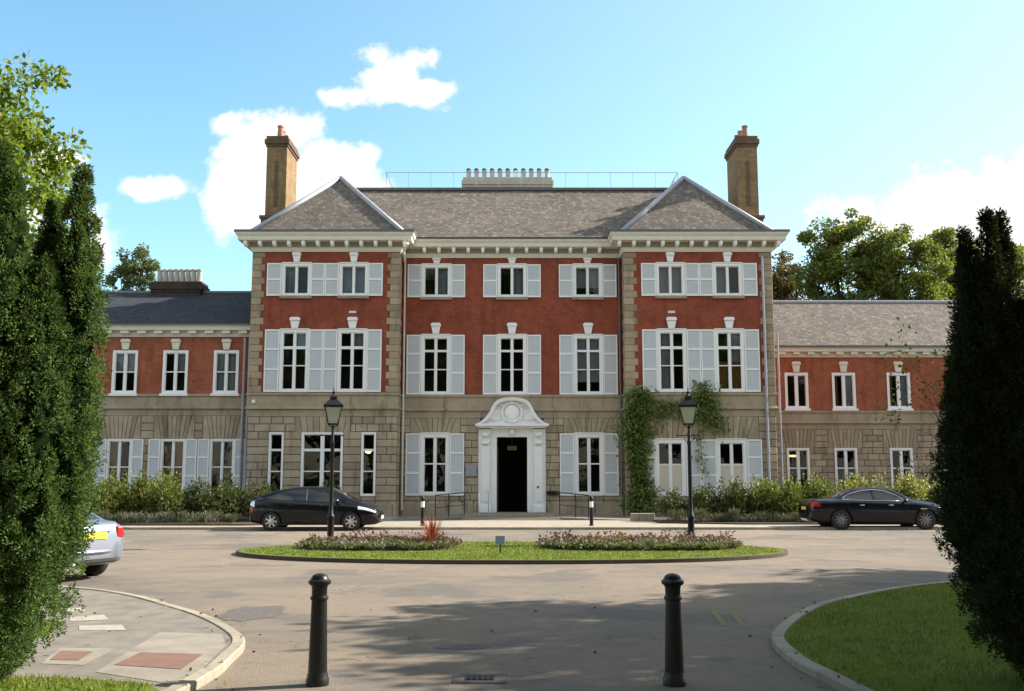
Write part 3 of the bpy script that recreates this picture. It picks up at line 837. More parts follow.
# ---- windows
RM = M
def window(w, idx):
    cx, y, z0, z1, W, fr, mu, bars, kind = w
    x0, x1 = cx - W / 2, cx + W / 2
    grp = MB()
    yf = y - .035
    if kind == 'segmental':      # low segmental head
        rise = .07; n = 8
        arc = [(x0 + W * i / n, z1 - rise + rise * math.sin(math.pi * i / n)) for i in range(n + 1)]
        inn = [(x0 + fr + (W - 2 * fr) * i / n, z1 - rise - fr + rise * math.sin(math.pi * i / n)) for i in range(n + 1)]
        grp.box(x0, x0 + fr, yf, y + .14, z0, z1 - rise); grp.box(x1 - fr, x1, yf, y + .14, z0, z1 - rise)
        for i in range(n):
            grp.prism_xz([inn[i], inn[i + 1], arc[i + 1], arc[i]], yf, y + .14)
        zt = z1 - fr
    else:
        grp.box(x0, x0 + fr, yf, y + .14, z0, z1); grp.box(x1 - fr, x1, yf, y + .14, z0, z1)
        grp.box(x0 + fr, x1 - fr, yf, y + .14, z1 - fr, z1)
        if kind in ('top', 'first', 'ground', 'rground'):
            grp.box(x0 - .015, x1 + .015, y - .07, y + .0, z1 + .002, z1 + .045)
        zt = z1 - fr
    grp.box(x0 + fr, x1 - fr, yf, y + .14, z0, z0 + fr * .8)
    o = grp.build('window', M['white'], HO)
    zb = z0 + fr * .8
    gb = MB()
    if mu: gb.box(cx - mu / 2, cx + mu / 2, y + .0, y + .12, zb, zt)
    xa, xb = x0 + fr, x1 - fr
    for (bz, bt) in bars:
        if mu:
            gb.box(xa, cx - mu / 2, y + .012, y + .11, bz - bt / 2, bz + bt / 2); gb.box(cx + mu / 2, xb, y + .012, y + .11, bz - bt / 2, bz + bt / 2)
        else: gb.box(xa, xb, y + .012, y + .11, bz - bt / 2, bz + bt / 2)
    # thin sash stiles round each light
    lights = [(xa, cx - mu / 2), (cx + mu / 2, xb)] if mu else [(xa, xb)]
    for (a, b) in lights:
        gb.box(a, a + .024, y + .03, y + .10, zb, zt); gb.box(b - .024, b, y + .03, y + .10, zb, zt)
        gb.box(a + .035, b - .035, y + .03, y + .10, zb, zb + .04); gb.box(a + .035, b - .035, y + .03, y + .10, zt - .04, zt)
    gb.build('glazing_bars', M['white'], o)
    rnd = random.Random(idx * 13 + 5)
    for (a, b) in lights:
        t = rnd.uniform(-.012, .012); t2 = rnd.uniform(-.012, .012)
        MB().quad((a, y + .07 + t, zb), (b, y + .07 - t, zb), (b, y + .07 - t + t2, zt), (a, y + .07 + t + t2, zt)).build('pane', M['glass'], o, fix=False)
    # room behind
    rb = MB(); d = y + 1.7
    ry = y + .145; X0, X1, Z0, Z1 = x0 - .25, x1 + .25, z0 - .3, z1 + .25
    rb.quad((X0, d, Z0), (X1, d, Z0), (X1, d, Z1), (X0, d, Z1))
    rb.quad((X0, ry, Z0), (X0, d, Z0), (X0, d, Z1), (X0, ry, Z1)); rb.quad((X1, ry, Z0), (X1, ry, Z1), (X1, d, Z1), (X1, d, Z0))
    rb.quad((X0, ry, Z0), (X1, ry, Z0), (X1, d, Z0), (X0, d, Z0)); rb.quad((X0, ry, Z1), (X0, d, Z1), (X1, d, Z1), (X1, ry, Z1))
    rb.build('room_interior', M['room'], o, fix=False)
    # sill
    if kind in ('top', 'wing', 'rwing'):
        sm = M['quoin'] if kind in ('top',) else M['white']
        MB().box(x0 - .07, x1 + .07, y - .13, y + .0, z0 - .12, z0 - .003).build('sill', sm, o)
    def blind(a, b, za, zb_, mat, name='blind', yy=.2):
        n = 14; mbb = MB()
        for i in range(n):
            p = a + (b - a) * i / n; q = a + (b - a) * (i + 1) / n
            o1 = .02 * math.sin(i * 2.1); o2 = .02 * math.sin((i + 1) * 2.1)
            mbb.quad((p, y + yy + o1, za), (q, y + yy + o2, za), (q, y + yy + o2, zb_), (p, y + yy + o1, zb_))
        mbb.build(name, mat, o, fix=False)
    H = z1 - z0
    if kind == 'rground':
        for (a, b) in lights: MB().box(a + .024, b - .024, y + .04, y + .066, zb + .04, z0 + H * .57).build('lower_panel', M['panel'], o)
    elif kind == 'wing':
        if cx < -17: blind(x0, x1, z0 + H * .48, z1, M['greyblind'])
        elif cx < -15: blind(cx + .02, x1, z0 + H * .52, z1, M['greyblind'])
        else: blind(x0, x1, z0, z1, M['greyblind'])
    elif kind == 'wingg':
        if cx < -17: blind(x0, cx + .1, z0, z1, M['curtain'], 'curtain')
        elif cx < -15: blind(x0, x1, z0, z1, M['curtain'], 'curtain')
        else: blind(x0 + .8, x1, z0, z1, M['ochre'], 'curtain')
    elif kind == 'rwing' and cx > 17:
        blind(cx, x1, z0, z1, M['greyblind'], 'curtain'); blind(x0, x0 + .35, z0, z1, M['ochre'], 'curtain')
    elif kind == 'first' and cx > 9: blind(x0, x1, z0, z0 + 1.4, M['ochre'], 'curtain'); blind(cx, x1, z0 + 1.4, z1, M['greyblind'], 'blind')
    elif kind == 'first' and cx > 5: blind(x0, cx, z0, z1, M['greyblind'], 'blind')
    elif kind == 'first' and cx > 2: blind(x0, x1, z0 + .6, z1, M['greyblind'], 'blind')
    elif kind == 'first' and cx < -5: blind(cx, x1, z0 + 2.0, z1, M['greyblind'], 'blind')
    elif kind == 'top' and cx in up_b: 
        blind(x0, cx if idx % 4 else x1, z0, z1, M['greyblind'], 'blind', .35)  # grey sheet paints the sky's reflection into the top panes
    elif kind == 'top':
        blind(cx if cx < 1 else x0, x1, z0 + (.0 if cx < 1 else .5), z1, M['greyblind'], 'blind', .35)  # same sheet stands in for reflected sky in the centre top panes
    if kind == 'rwingg' and cx < 16:
        q = MB(); q.ell((cx - .12, y + .5, z1 - .42), (.34, .1, .05)); q.build('ceiling_lamp', M['bulb'], o, smooth=True)
    if kind == 'plain' and cx > -7:
        q = MB(); q.ell((cx - .1, y + .6, z1 - .85), (.14, .1, .09)); q.build('ceiling_lamp', M['bulb'], o, smooth=True)
    return o
for i, w in enumerate(win): window(w, i)
# ---- keystones
def keystone(cx, y, z0, z1, mat=M['white'], w=.2):
    h = z1 - z0; mb = MB()
    mb.prism_xz([(cx - w * .62, z0), (cx + w * .62, z0), (cx + w * .92, z1 - .3 * h), (cx - w * .92, z1 - .3 * h)], y - .1, y + .0)
    mb.prism_xz([(cx - w, z1 - .295 * h), (cx + w, z1 - .295 * h), (cx + w * 1.06, z1 - .14 * h), (cx + w * .8, z1), (cx - w * .8, z1), (cx - w * 1.06, z1 - .14 * h)], y - .15, y - .002)
    mb.build('keystone', mat, HO, bevel=.012)
for w in win:
    cx, y, z0, z1, W, fr, mu, bars, kind = w
    if kind == 'top': keystone(cx, y, z1 + .05, 12.02, M['white'], .2)
    if kind == 'first': keystone(cx, y, z1 + .05, z1 + .56, M['white'], .23)
    if kind == 'wing': keystone(cx, y, z1 + .03, z1 + .52, M['cream'], .22)
    if kind == 'rwing': keystone(cx, y, z1 + .03, z1 + .6, M['cream'], .24)
# ---- shutters
def shutter(x0, x1, y, z0, z1, rails):
    yf = y - .075; st = .055
    mb = MB(); mb.box(x0, x0 + st, yf, y - .03, z0, z1); mb.box(x1 - st, x1, yf, y - .03, z0, z1)
    zz = [z0] + rails + [z1]
    mb.box(x0 + st, x1 - st, yf, y - .03, z0, z0 + .07); mb.box(x0 + st, x1 - st, yf, y - .03, z1 - .07, z1)
    for r in rails: mb.box(x0 + st, x1 - st, yf, y - .03, r - .04, r + .04)
    o = mb.build('shutter', M['white'], HO)
    lv = MB(); 
    zz = [z0 + .07] + [v for r in rails for v in (r - .04, r + .04)] + [z1 - .07]
    for i in range(0, len(zz), 2):
        a, b = zz[i], zz[i + 1]; n = max(3, int((b - a) / .075)); h = (b - a) / n
        for k in range(n):
            za = a + k * h; lv.quad((x0 + st, yf + .014, za), (x1 - st, yf + .014, za), (x1 - st, yf + .034, za + h), (x0 + st, yf + .034, za + h))
            lv.quad((x0 + st, yf + .034, za + h), (x1 - st, yf + .034, za + h), (x1 - st, yf + .014, za + h), (x0 + st, yf + .014, za + h))
    lv.build('louvres', M['shutter'], o, fix=False)
def rails_for(z0, z1): return [z0 + (z1 - z0) * .5] if z1 - z0 < 2 else [z0 + (z1 - z0) * .36, z0 + (z1 - z0) * .68]
g_ = .012
for w in win:
    cx, y, z0, z1, W, fr, mu, bars, kind = w
    a, b = cx - W / 2, cx + W / 2; rl_ = rails_for(z0, z1)
    if kind in ('top', 'first') and y == YB:
        s = 1 if cx > 0 else -1
        inner_right = (cx - s * BLK) < 0     # left window of the pair
        if inner_right: shutter(a - .68, a - g_, y, z0, z1, rl_); shutter(b + g_, s * BLK - .008, y, z0, z1, rl_)
        else: shutter(s * BLK + .008, a - g_, y, z0, z1, rl_); shutter(b + g_, b + .68, y, z0, z1, rl_)
    elif kind in ('top', 'first', 'ground'):
        shutter(a - .67, a - g_, y, z0, z1, rl_); shutter(b + g_, b + .67, y, z0, z1, rl_)
    elif kind == 'rground':
        if cx < 8: shutter(a - .67, a - g_, y, z0, z1, rl_); shutter(b + g_, 8.452, y, z0, z1, rl_)
        else: shutter(8.468, a - g_, y, z0, z1, rl_); shutter(b + g_, b + .67, y, z0, z1, rl_)
    elif kind == 'wingg':
        shutter(a - .535, a - g_, y, z0, z1, rl_); shutter(b + g_, b + .535, y, z0, z1, rl_)
# ---- low wings
for side, y, x0, x1, yb, eave, bz, rz, ry in ((-1, YL, -30, -11.89, 55, 8.75, 4.6, 11.1, 50.4), (1, YR, 11.89, 34, 63, 8.75, 4.35, 12.05, 58.5)):
    op = opens_for(y, x0, x1)
    mb = MB(); wall_grid(mb, y, x0, x1, bz + .9, eave - .2, [o for o in op if o[2] > 5])
    xe = x0 if side < 0 else x1
    mb.quad((xe, y, 0), (xe, yb, 0), (xe, yb, eave - .2), (xe, y, eave - .2)); mb.quad((x0, yb, 0), (x1, yb, 0), (x1, yb, eave - .2), (x0, yb, eave - .2))
    mb.build('brick_wall', M['brick_wing'], HO, fix=False)
    og = [o for o in op if o[2] < 5]
    mb = MB(); wall_grid(mb, y + .03, x0, x1, 0, bz + .9, og); mb.build('joint_backing', M['joint'], HO, fix=False)
    vs = [((o[0] + o[1]) / 2, o[1] - o[0], 1.86, o[3] + .004, bz) for o in og]
    rusticated(y, x0, x1, .06, bz, og, vs, 13, 3 + side).build('stone_wall', M['stone'], HO)
    p = [(x0, y), (x1, y)]
    mb = MB(); mb.sweep(p, [(0, bz), (.02, bz), (.02, bz + .28), (.12, bz + .31), (.12, bz + .38), (.03, bz + .42), (.03, bz + .86), (.09, bz + .89), (.09, bz + .98), (0, bz + 1.0)]); mb.build('string_course', M['stone'], HO)
    # cornice
    H = .5; z0 = eave - .5
    mb = MB(); mb.sweep(p, [(0, z0), (.05, z0), (.08, z0 + .12), (.09, z0 + .27), (.36, z0 + .28), (.38, z0 + .42), (.44, z0 + .48), (.44, eave), (0, eave)]); c = mb.build('cornice', M['cream'], HO)
    n = int((x1 - x0) / .78)
    for i in range(n):
        x = x0 + .4 + i * .78
        MB().prism_xz([(x - .19, z0 + .13), (x + .19, z0 + .13), (x + .19, z0 + .278), (x - .19, z0 + .278)], y - .30, y - .092).build('modillion', M['cream'], c)
    mb = MB(); mb.sweep(p, [(0, eave + .002), (.5, eave + .002), (.5, eave + .07), (.0, eave + .1)]); mb.build('gutter', M['leaddark'], HO)
    # roof
    a = .1
    mb = MB(); ye = y - .35
    nx = 2
    mb.quad((x0, ye, eave + .11), (x1, ye, eave + .11), (x1, ry, rz), (x0, ry, rz)); mb.quad((x0, yb + .3, eave), (x0, ry, rz), (x1, ry, rz), (x1, yb + .3, eave))
    mb.add([(xe, ye, eave + .1), (xe, yb + .3, eave), (xe, ry, rz)], [(0, 1, 2)])
    mb.build('roof', M['slate'] if side < 0 else M['tiles'], HO, fix=False)
    mb = MB(); x = x0
    while x < x1 - .1:
        e = min(x + .45, x1); mb.tube([(x + .01, ry, rz + .03), (e, ry, rz + .03)], .12, 8); x = e
    mb.build('ridge_tiles', M['leaddark'] if side < 0 else M['lead'], HO, smooth=False)
# ---- main roofs
mb = MB()
mb.quad((-8.6, 45.45, 12.86), (8.6, 45.45, 12.86), (8.6, 49.85, 16.38), (-8.6, 49.85, 16.38))
mb.quad((-8.6, 49.85, 16.38), (8.6, 49.85, 16.38), (8.6, 56, 16.42), (-8.6, 56, 16.42))
mb.quad((8.6, 60.4, 12.86), (-8.6, 60.4, 12.86), (-8.6, 56, 16.42), (8.6, 56, 16.42))
mb.build('roof', M['tiles'], HO, fix=False)
mb = MB(); mb.box(-8.4, 8.4, 49.72, 49.98, 16.36, 16.5); mb.build('lead_flashing', M['leaddark'], HO)
for s in (-1, 1):
    px_ = s * 8.53; hw = 3.55
    A = (px_ - hw, 44.95, 12.9); B = (px_ + hw, 44.95, 12.9); P = (px_, 48.25, 16.5); Q = (px_, 56.2, 16.5); C = (px_ + hw, 60.4, 12.9); D = (px_ - hw, 60.4, 12.9)
    mb = MB(); mb.add([A, B, P], [(0, 1, 2)]); mb.quad(B, C, Q, P); mb.quad(D, A, P, Q); mb.add([C, D, Q], [(0, 1, 2)])
    mb.build('roof', M['tiles'], HO, fix=False)
    for (p, q) in ((A, P), (B, P), (P, Q)):
        p, q = Vector(p), Vector(q)
        mb = MB(); mb.tube([p + Vector((0, 0, .03)), q + Vector((0, 0, .05))], .13, 8); mb.build('lead_flashing', M['lead'], HO, smooth=True)
    mb = MB(); mb.quad((s * 4.6, 44.4, 12.9), (s * 12.6, 44.4, 12.9), (s * 12.6, 60, 12.9), (s * 4.6, 60, 12.9)); mb.build('lead_flat', M['leaddark'], HO, fix=False)
# ---- roof railing
def rail_run(mb, a, b, n, z0, z1, r=.016):
    a, b = Vector(a), Vector(b)
    mb.tube([(a.x, a.y, z1), (b.x, b.y, z1)], r, 6)
    mb.tube([(a.x, a.y, z0 + .1), (b.x, b.y, z0 + .1)], r * .7, 6)
    for i in range(n + 1):
        p = a.lerp(b, i / n); mb.tube([(p.x, p.y, z0), (p.x, p.y, z1)], r * .8, 6)
mb = MB()
rail_run(mb, (-6.6, 50.9), (8.7, 50.9), 13, 16.4, 17.66); rail_run(mb, (-6.6, 50.9), (-6.6, 55.6), 4, 16.4, 17.66); rail_run(mb, (8.7, 50.9), (8.7, 55.6), 4, 16.4, 17.66); rail_run(mb, (-6.6, 55.6), (8.7, 55.6), 13, 16.4, 17.66)
mb.tube([(8.1, 50.7, 16.4), (8.7, 50.9, 17.66)], .02, 6)
mb.build('roof_railing', M['pipe'], HO)
# ---- chimneys
def stack(x0, x1, y0, y1, z0, z1, mat, capm, pots, potmat, pr, ph):
    mb = MB(); mb.box(x0, x1, y0, y1, z0, z1 - .55)
    c = mb.build('chimney', mat, HO)
    mb = MB()
    for (e, a, b) in ((.05, z1 - .55, z1 - .42), (.11, z1 - .42, z1 - .18), (.04, z1 - .18, z1)): mb.box(x0 - e, x1 + e, y0 - e, y1 + e, a, b)
    mb.build('chimney_cap', capm, c, bevel=.01)
    return c
capb = mat_brick('sooty_brick', (.20, .11, .07), (.13, .08, .055), (.12, .09, .07))
for s in (-1, 1):
    xi, xo = s * 11.15, s * 12.15
    c = stack(min(xi, xo), max(xi, xo), 47.9, 50.2, 12.9, 18.6, M['yellow_brick'], capb, None, None, 0, 0)
    mb = MB(); mb.box(min(xi, xo) - .15, max(xi, xo) + .15, 47.72, 50.38, 12.9, 14.35); mb.box(min(xi, xo) - .22, max(xi, xo) + .22, 47.65, 50.45, 14.35, 14.5); mb.build('chimney_base', capb, c)
    xm = (xi + xo) / 2
    mb = MB(); mb.box(xm - .09, xm + .09, 47.87, 47.9, 15.0, 17.3); mb.build('recess_pilaster', capb, c)
    for yy, rr_ in ((48.35, .17), (49.1, .15), (49.75, .17)):
        mb = MB(); mb.lathe([(.001, 18.59), (rr_, 18.59), (rr_ * .98, 18.65), (rr_ * .8, 19.15), (rr_ * .95, 19.18), (rr_ * .95, 19.27), (rr_ * .6, 19.27), (rr_ * .55, 19.05)], (xm + (0.04 if yy < 48.6 else -.02), yy, 0), 14)
        mb.build('chimney_pot', M['pot'], c, auto=True)
c = stack(-2.6, 2.12, 52.2, 53.1, 16.4, 17.8, M['creampot'], M['creampot'], None, None, 0, 0)
mb = MB(); x = -2.55
while x < 2.05: mb.box(x, x + .09, 52.17, 52.2, 16.45, 17.23); x += .2
mb.build('fluting', M['creampot'], c)
for i in range(11):
    x = -2.35 + i * .425
    mb = MB(); mb.lathe([(.001, 17.79), (.15, 17.79), (.13, 17.84), (.115, 18.16), (.15, 18.19), (.15, 18.25), (.1, 18.28), (.07, 18.1)], (x, 52.62, 0), 12)
    mb.build('chimney_pot', M['white'] if i == 6 else M['creampot'], c, auto=True)
    mb = MB(); mb.lathe([(.001, 18.31), (.13, 18.31), (.14, 18.36), (.09, 18.42), (.001, 18.44)], (x, 52.62, 0), 10); mb.build('chimney_cowl', M['leaddark'], c, auto=True)
sootb = mat_brick('dark_sooty_brick', (.085, .06, .045), (.05, .038, .03), (.06, .05, .04))
c = stack(-18.35, -15.85, 50.1, 51.2, 9.5, 11.68, sootb, sootb, None, None, 0, 0)
for i in range(8):
    x = -18.13 + i * .29
    mb = MB(); mb.lathe([(.001, 11.67), (.15, 11.67), (.145, 11.75), (.125, 12.28), (.15, 12.31), (.15, 12.4), (.1, 12.4), (.09, 12.1)], (x, 50.6, 0), 12)
    mb.build('chimney_pot', M['creampot'], c, auto=True)
# ---- drainpipes
def pipe(x, y, z0, z1, r=.055, hop=True, mat=M['pipe']):
    mb = MB(); mb.tube([(x, y - .1, z0), (x, y - .1, z1)], r, 8)
    z = z0 + .8
    while z < z1 - .3: mb.tube([(x, y - .1, z), (x, y - .1, z + .09)], r * 1.35, 8); z += 1.8
    if hop: mb.prism_xz([(x - .1, z1 - .1), (x + .1, z1 - .1), (x + .16, z1 + .22), (x - .16, z1 + .22)], y - .24, y - .02)
    mb.build('drainpipe', mat, HO, auto=True)
pipe(-5.02, YC - .03, .3, 12.0, .045, False, M['cream']); pipe(5.02, YC - .03, .3, 12.0, .05, False, M['leaddark'])
pipe(-12.35, YL - .05, .3, 8.2, .06, False); pipe(-12.12, YL - .05, .3, 8.2, .06, False)
pipe(11.45, YB - .02, .3, 11.85, .06, False); pipe(12.3, YB + 1.0, .3, 8.4, .05, False); pipe(12.75, YR - .02, .2, 4.4, .06); pipe(14.15, YR - .02, .3, 8.2, .055, False)
mb = MB()
for s in (-1,): 
    mb.tube([(-4.72, YB - .7, 12.3), (-4.95, YB - .25, 12.05), (-5.02, YB + .9, 11.8)], .06, 8)
mb.build('drainpipe', M['white'], HO, auto=True)
for x, z in ((-7.27, 9.26), (7.27, 9.26)): MB().box(x - .16, x + .16, YB - .02, YB + .0, z - .05, z + .05).build('air_vent', M['cream'], HO)
MB().box(-11.7, -11.55, YB - .1, YB - .026, 5.1, 5.25).build('alarm_box', M['white'], HO)
# wall anchors, small details on brick
# ---- door surround
o = MB()
for s in (-1, 1):
    a, b = sorted((s * .70, s * .98)); o.box(a, b, YC - .10, YC + .3, .17, 4.02)
    a, b = sorted((s * .985, s * 1.44)); o.box(a, b, YC - .2, YC + .03, .17, 3.98)
    a, b = sorted((s * 1.04, s * 1.38)); o.box(a, b, YC - .235, YC - .2, .7, 3.1)
    a, b = sorted((s * .96, s * 1.5)); o.box(a, b, YC - .26, YC - .2, .17, .5)
    a, b = sorted((s * 1.445, s * 1.54)); o.box(a, b, YC - .1, YC + .03, .17, 3.98)
o.box(-.7, .7, YC - .10, YC + .3, 3.62, 4.02)
DS = o.build('door_surround', M['white'], HO)
o = MB(); o.box(-1.58, 1.58, YC - .42, YC + .02, 4.02, 4.1); o.box(-1.68, 1.68, YC - .55, YC + .02, 4.1, 4.22); o.build('entablature', M['white'], DS, bevel=.015)
def hood_outline(k=1.0):
    h = [(1.60, 4.22), (1.40, 4.34), (1.18, 4.54), (1.02, 4.78), (.92, 5.0), (.82, 5.18), (.66, 5.31), (.42, 5.39), (.2, 5.42), (0, 5.43)]
    h = [(x * k, 4.22 + (z - 4.22) * k) for x, z in h]
    return h + [(-x, z) for x, z in h[::-1][1:]]
ol = hood_outline()
o = MB(); o.prism_xz(ol, YC - .16, YC + .02)
inner = hood_outline(.88)
n = len(ol)
vs = [(x, YC - .44, z) for x, z in ol] + [(x, YC - .40, z + .0) for x, z in inner] + [(x, YC - .155, z) for x, z in ol] + [(x, YC - .155, z) for x, z in inner]
fs = []
for i in range(n - 1):
    fs += [(i, i + 1, n + i + 1, n + i), (i, 2 * n + i, 2 * n + i + 1, i + 1), (n + i, n + i + 1, 3 * n + i + 1, 3 * n + i)]
o.add(vs, fs)
o.build('pediment_hood', M['white'], DS)
o = MB()   # carved shield, scrolls and swags
o.ell((0, YC - .2, 4.74), (.34, .1, .36)); 
for a in range(20):
    t = 2 * math.pi * a / 20; o.ell((.46 * math.cos(t), YC - .2, 4.76 + .44 * math.sin(t)), (.085, .08, .085), 8, 6)
for s in (-1, 1):
    pts = [(s * (.62 - .17 * math.cos(k * .5) * (1 - k / 16)), YC - .21, 5.02 + .17 * math.sin(k * .5) * (1 - k / 16)) for k in range(14)]
    o.tube(pts, [.055 - .002 * k for k in range(14)], 8)
    pts = [(s * (.55 + .09 * k), YC - .2, 4.5 - .05 * math.sin(k) - .02 * k) for k in range(7)]
    o.tube(pts, [.06, .055, .05, .045, .04, .035, .02], 8)
o.ell((0, YC - .2, 5.22), (.1, .08, .12)); 
o.build('carved_crest', M['white'], DS, smooth=True)
for s in (-1, 1):
    for zz in (3.72, 3.36):
        o = MB(); x = s * 1.21
        pts = [(x, YC - .26 - .07 * math.sin(k * .55) * (1 - k / 15), zz + .1 * math.cos(k * .55) * (1 - k / 15)) for k in range(13)]
        for q in (-.12, 0, .12): o.tube([(p[0] + q, p[1], p[2]) for p in pts], .045, 8)
        o.ell((x, YC - .28, zz), (.17, .07, .1)); o.build('scroll_console', M['white'], DS, smooth=True)
o = MB(); o.ell((0, YC - .16, 3.86), (.14, .12, .18)); o.build('keystone', M['white'], DS, smooth=True)
# open doorway with a dark hall, glazed fanlight lamp
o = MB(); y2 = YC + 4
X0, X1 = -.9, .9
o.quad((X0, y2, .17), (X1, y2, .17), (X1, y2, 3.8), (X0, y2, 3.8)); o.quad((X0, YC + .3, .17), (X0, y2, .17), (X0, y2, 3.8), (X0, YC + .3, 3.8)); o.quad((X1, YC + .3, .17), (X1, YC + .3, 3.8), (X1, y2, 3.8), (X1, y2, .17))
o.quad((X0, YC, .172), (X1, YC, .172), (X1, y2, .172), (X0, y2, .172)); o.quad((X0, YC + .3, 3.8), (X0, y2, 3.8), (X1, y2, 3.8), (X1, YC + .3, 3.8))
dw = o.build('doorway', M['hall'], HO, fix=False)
o = MB(); o.box(-.68, -.62, YC + .3, YC + 1.0, .18, 3.2); o.build('door_leaf', simple('dark_door_paint', (.025, .022, .02), .5), dw)
o = MB(); o.box(-.22, .22, YC + 1.0, YC + 1.3, 3.05, 3.25); o.tube([(0, YC + 1.15, 3.25), (0, YC + 1.15, 3.8)], .012, 6); o.build('hall_lantern', simple('brass', (.28, .2, .08), .4, .6), dw)
MB().lathe([(.001, -.02), (.05, -.02), (.05, 0), (.001, 0)], (1.18, YC - .24, 1.35), 12, 'Y').build('door_bell', M['iron'], DS)
# ---- steps and ramps
st = MB()
for i, (z, yf) in enumerate(((.10, 41.2), (.155, 41.7), (.21, 42.2))): st.box(-2.05 - .0 * i, 2.05, yf, YC - .28 if i == 2 else [41.698, 42.198][i], .055, z)
st.box(-.67, .67, YC - .278, YC + .28, .055, .209)
stp = st.build('stone_steps', M['kerb']); tag(stp, 'shallow grey stone steps leading up to the white front door', 'steps')

# ================================================================== RAILINGS, SIGNS, STREET FURNITURE
for s in (-1, 1):
    r = MB()
    w = [(s * 2.05, YC - .3), (s * 2.05, 41.3), (s * 5.05, 41.0), (s * 5.05, YC - .3)]
    z = [.165, .165, .058, .058]
    r.add([(w[i][0], w[i][1], z[i] + .0) for i in range(4)] + [(w[i][0], w[i][1], .03) for i in range(4)], [(0, 1, 2, 3), (0, 1, 5, 4), (1, 2, 6, 5), (2, 3, 7, 6), (3, 0, 4, 7)])
    struct(r, 'ramp', M['walk'])
for s, lab in ((-1, 'thin black handrail on three posts beside the ramp left of the door steps'), (1, 'thin black handrail on three posts beside the ramp right of the door steps')):
    t = root_at('handrail', (s * 2.6, 41.6, .06), lab, 'railing', 'handrails by the front steps')
    ps = [(s * 3.12, 41.25, .06), (s * 2.62, 41.75, .1), (s * 2.0, 42.5, .15)]
    q = MB(); q.tube([(p[0], p[1], p[2] + 1.0) for p in ps] + [(s * 1.9, 43.8, 1.16)], .02, 8); q.build('rail', M['iron'], t, smooth=True)
    q = MB(); q.tube([(p[0], p[1], p[2] + .5) for p in ps], .012, 8); q.build('rail', M['iron'], t, smooth=True)
    for p in ps:
        q = MB(); q.tube([p, (p[0], p[1], p[2] + 1.0)], .018, 8); q.lathe([(.001, 0), (.05, 0), (.05, .015), (.02, .02)], p, 10); q.build('post', M['iron'], t, auto=True)
t = root_at('stair_handrail', (-1.2, 43.6, .17), 'slender pale handrail standing in front of the left door pilaster', 'railing')
q = MB(); q.tube([(-1.05, 44.9, .17), (-1.05, 44.9, 1.15), (-1.4, 43.4, 1.1), (-1.4, 43.4, .17)], .022, 8); q.build('rail', M['white'], t, smooth=True)
q = MB(); q.tube([(-1.05, 44.9, .65), (-1.4, 43.4, .62)], .014, 8); q.build('rail', M['white'], t, smooth=True)

wp = MB(); wp.box(-2.12, -1.62, YC - .05, YC - .012, 1.85, 2.35); wpo = wp.build('wall_plaque', M['wallplaque'], bevel=.01)
tag(wpo, 'blue-grey square plaque fixed to the stone wall left of the white door surround', 'plaque')
t = root_at('letter_box', (1.9, YC, 1.0), 'dark letter box fixed to the stone wall right of the white door surround', 'letter box')
q = MB(); q.box(1.62, 2.1, YC - .2, YC - .012, .98, 1.14); q.build('box', M['iron'], t, bevel=.015)
q = MB(); q.prism_xz([(1.6, 1.142), (2.12, 1.142), (2.12, 1.17), (1.6, 1.17)], YC - .23, YC - .012); q.build('lid', M['trim'], t)
lw = MB()
x = 4.75
while x < 5.7: lw.cbox(x, x + .31, 40.4, 40.75, .05, .36, .02); x += .32
tag(lw.build('low_wall', M['kerb']), 'low pale stone wall end between the ramp and the right-hand shrub bed', 'low wall')

# cast iron bollards
def bollard(loc, label, rz):
    t = empty('bollard', loc, label, 'bollard', 'cast iron bollards at the entrance', rz)
    b = MB(); b.lathe([(.001, 0), (.100, 0), (.100, .055), (.092, .07), (.090, .09), (.083, .11), (.083, .115), (.0665, .78), (.0665, .70)][:8], n=28)
    b.build('shaft', M['ironworn'], t, local=True, auto=True)
    b = MB(); b.lathe([(.0665, .725), (.078, .73), (.080, .745), (.076, .757), (.067, .762)], n=28); b.build('collar', M['ironworn'], t, local=True, auto=True)
    b = MB(); b.lathe([(.066, .76), (.068, .83), (.074, .85), (.094, .862), (.100, .878), (.098, .893), (.080, .905), (.074, .918), (.066, .934), (.045, .948), (.018, .955), (.001, .956)], n=28); b.build('cap', M['ironworn'], t, local=True, auto=True)
    return t
bollard((-1.70, 9.04, 0), 'weathered cast iron bollard standing nearest the brown paving, left of the drive', .4)
bollard((1.42, 9.04, 0), 'weathered cast iron bollard standing nearest the shaded lawn, right of the drive', 1.9)
# small bollards with reflective bands in front of the steps
def small_bollard(loc, label):
    t = empty('small_bollard', loc, label, 'bollard', 'banded bollards in front of the steps')
    b = MB(); b.lathe([(.001, 0), (.085, 0), (.085, .03), (.068, .05), (.062, .66)], n=18); b.build('shaft', M['iron'], t, local=True, auto=True)
    b = MB(); b.lathe([(.0655, .66), (.066, .665), (.066, .86), (.0655, .865)], n=18); b.build('reflective_band', M['white'], t, local=True, auto=True)
    b = MB(); b.lathe([(.062, .86), (.06, .93), (.07, .94), (.068, 1.0), (.04, 1.05), (.001, 1.06)], n=18); b.build('cap', M['iron'], t, local=True, auto=True)
small_bollard((-3.22, 36.5, .06), 'slim black bollard with white band left of the door steps, near the black hatchback')
small_bollard((2.86, 36.5, .06), 'slim black bollard with white band right of the door steps')

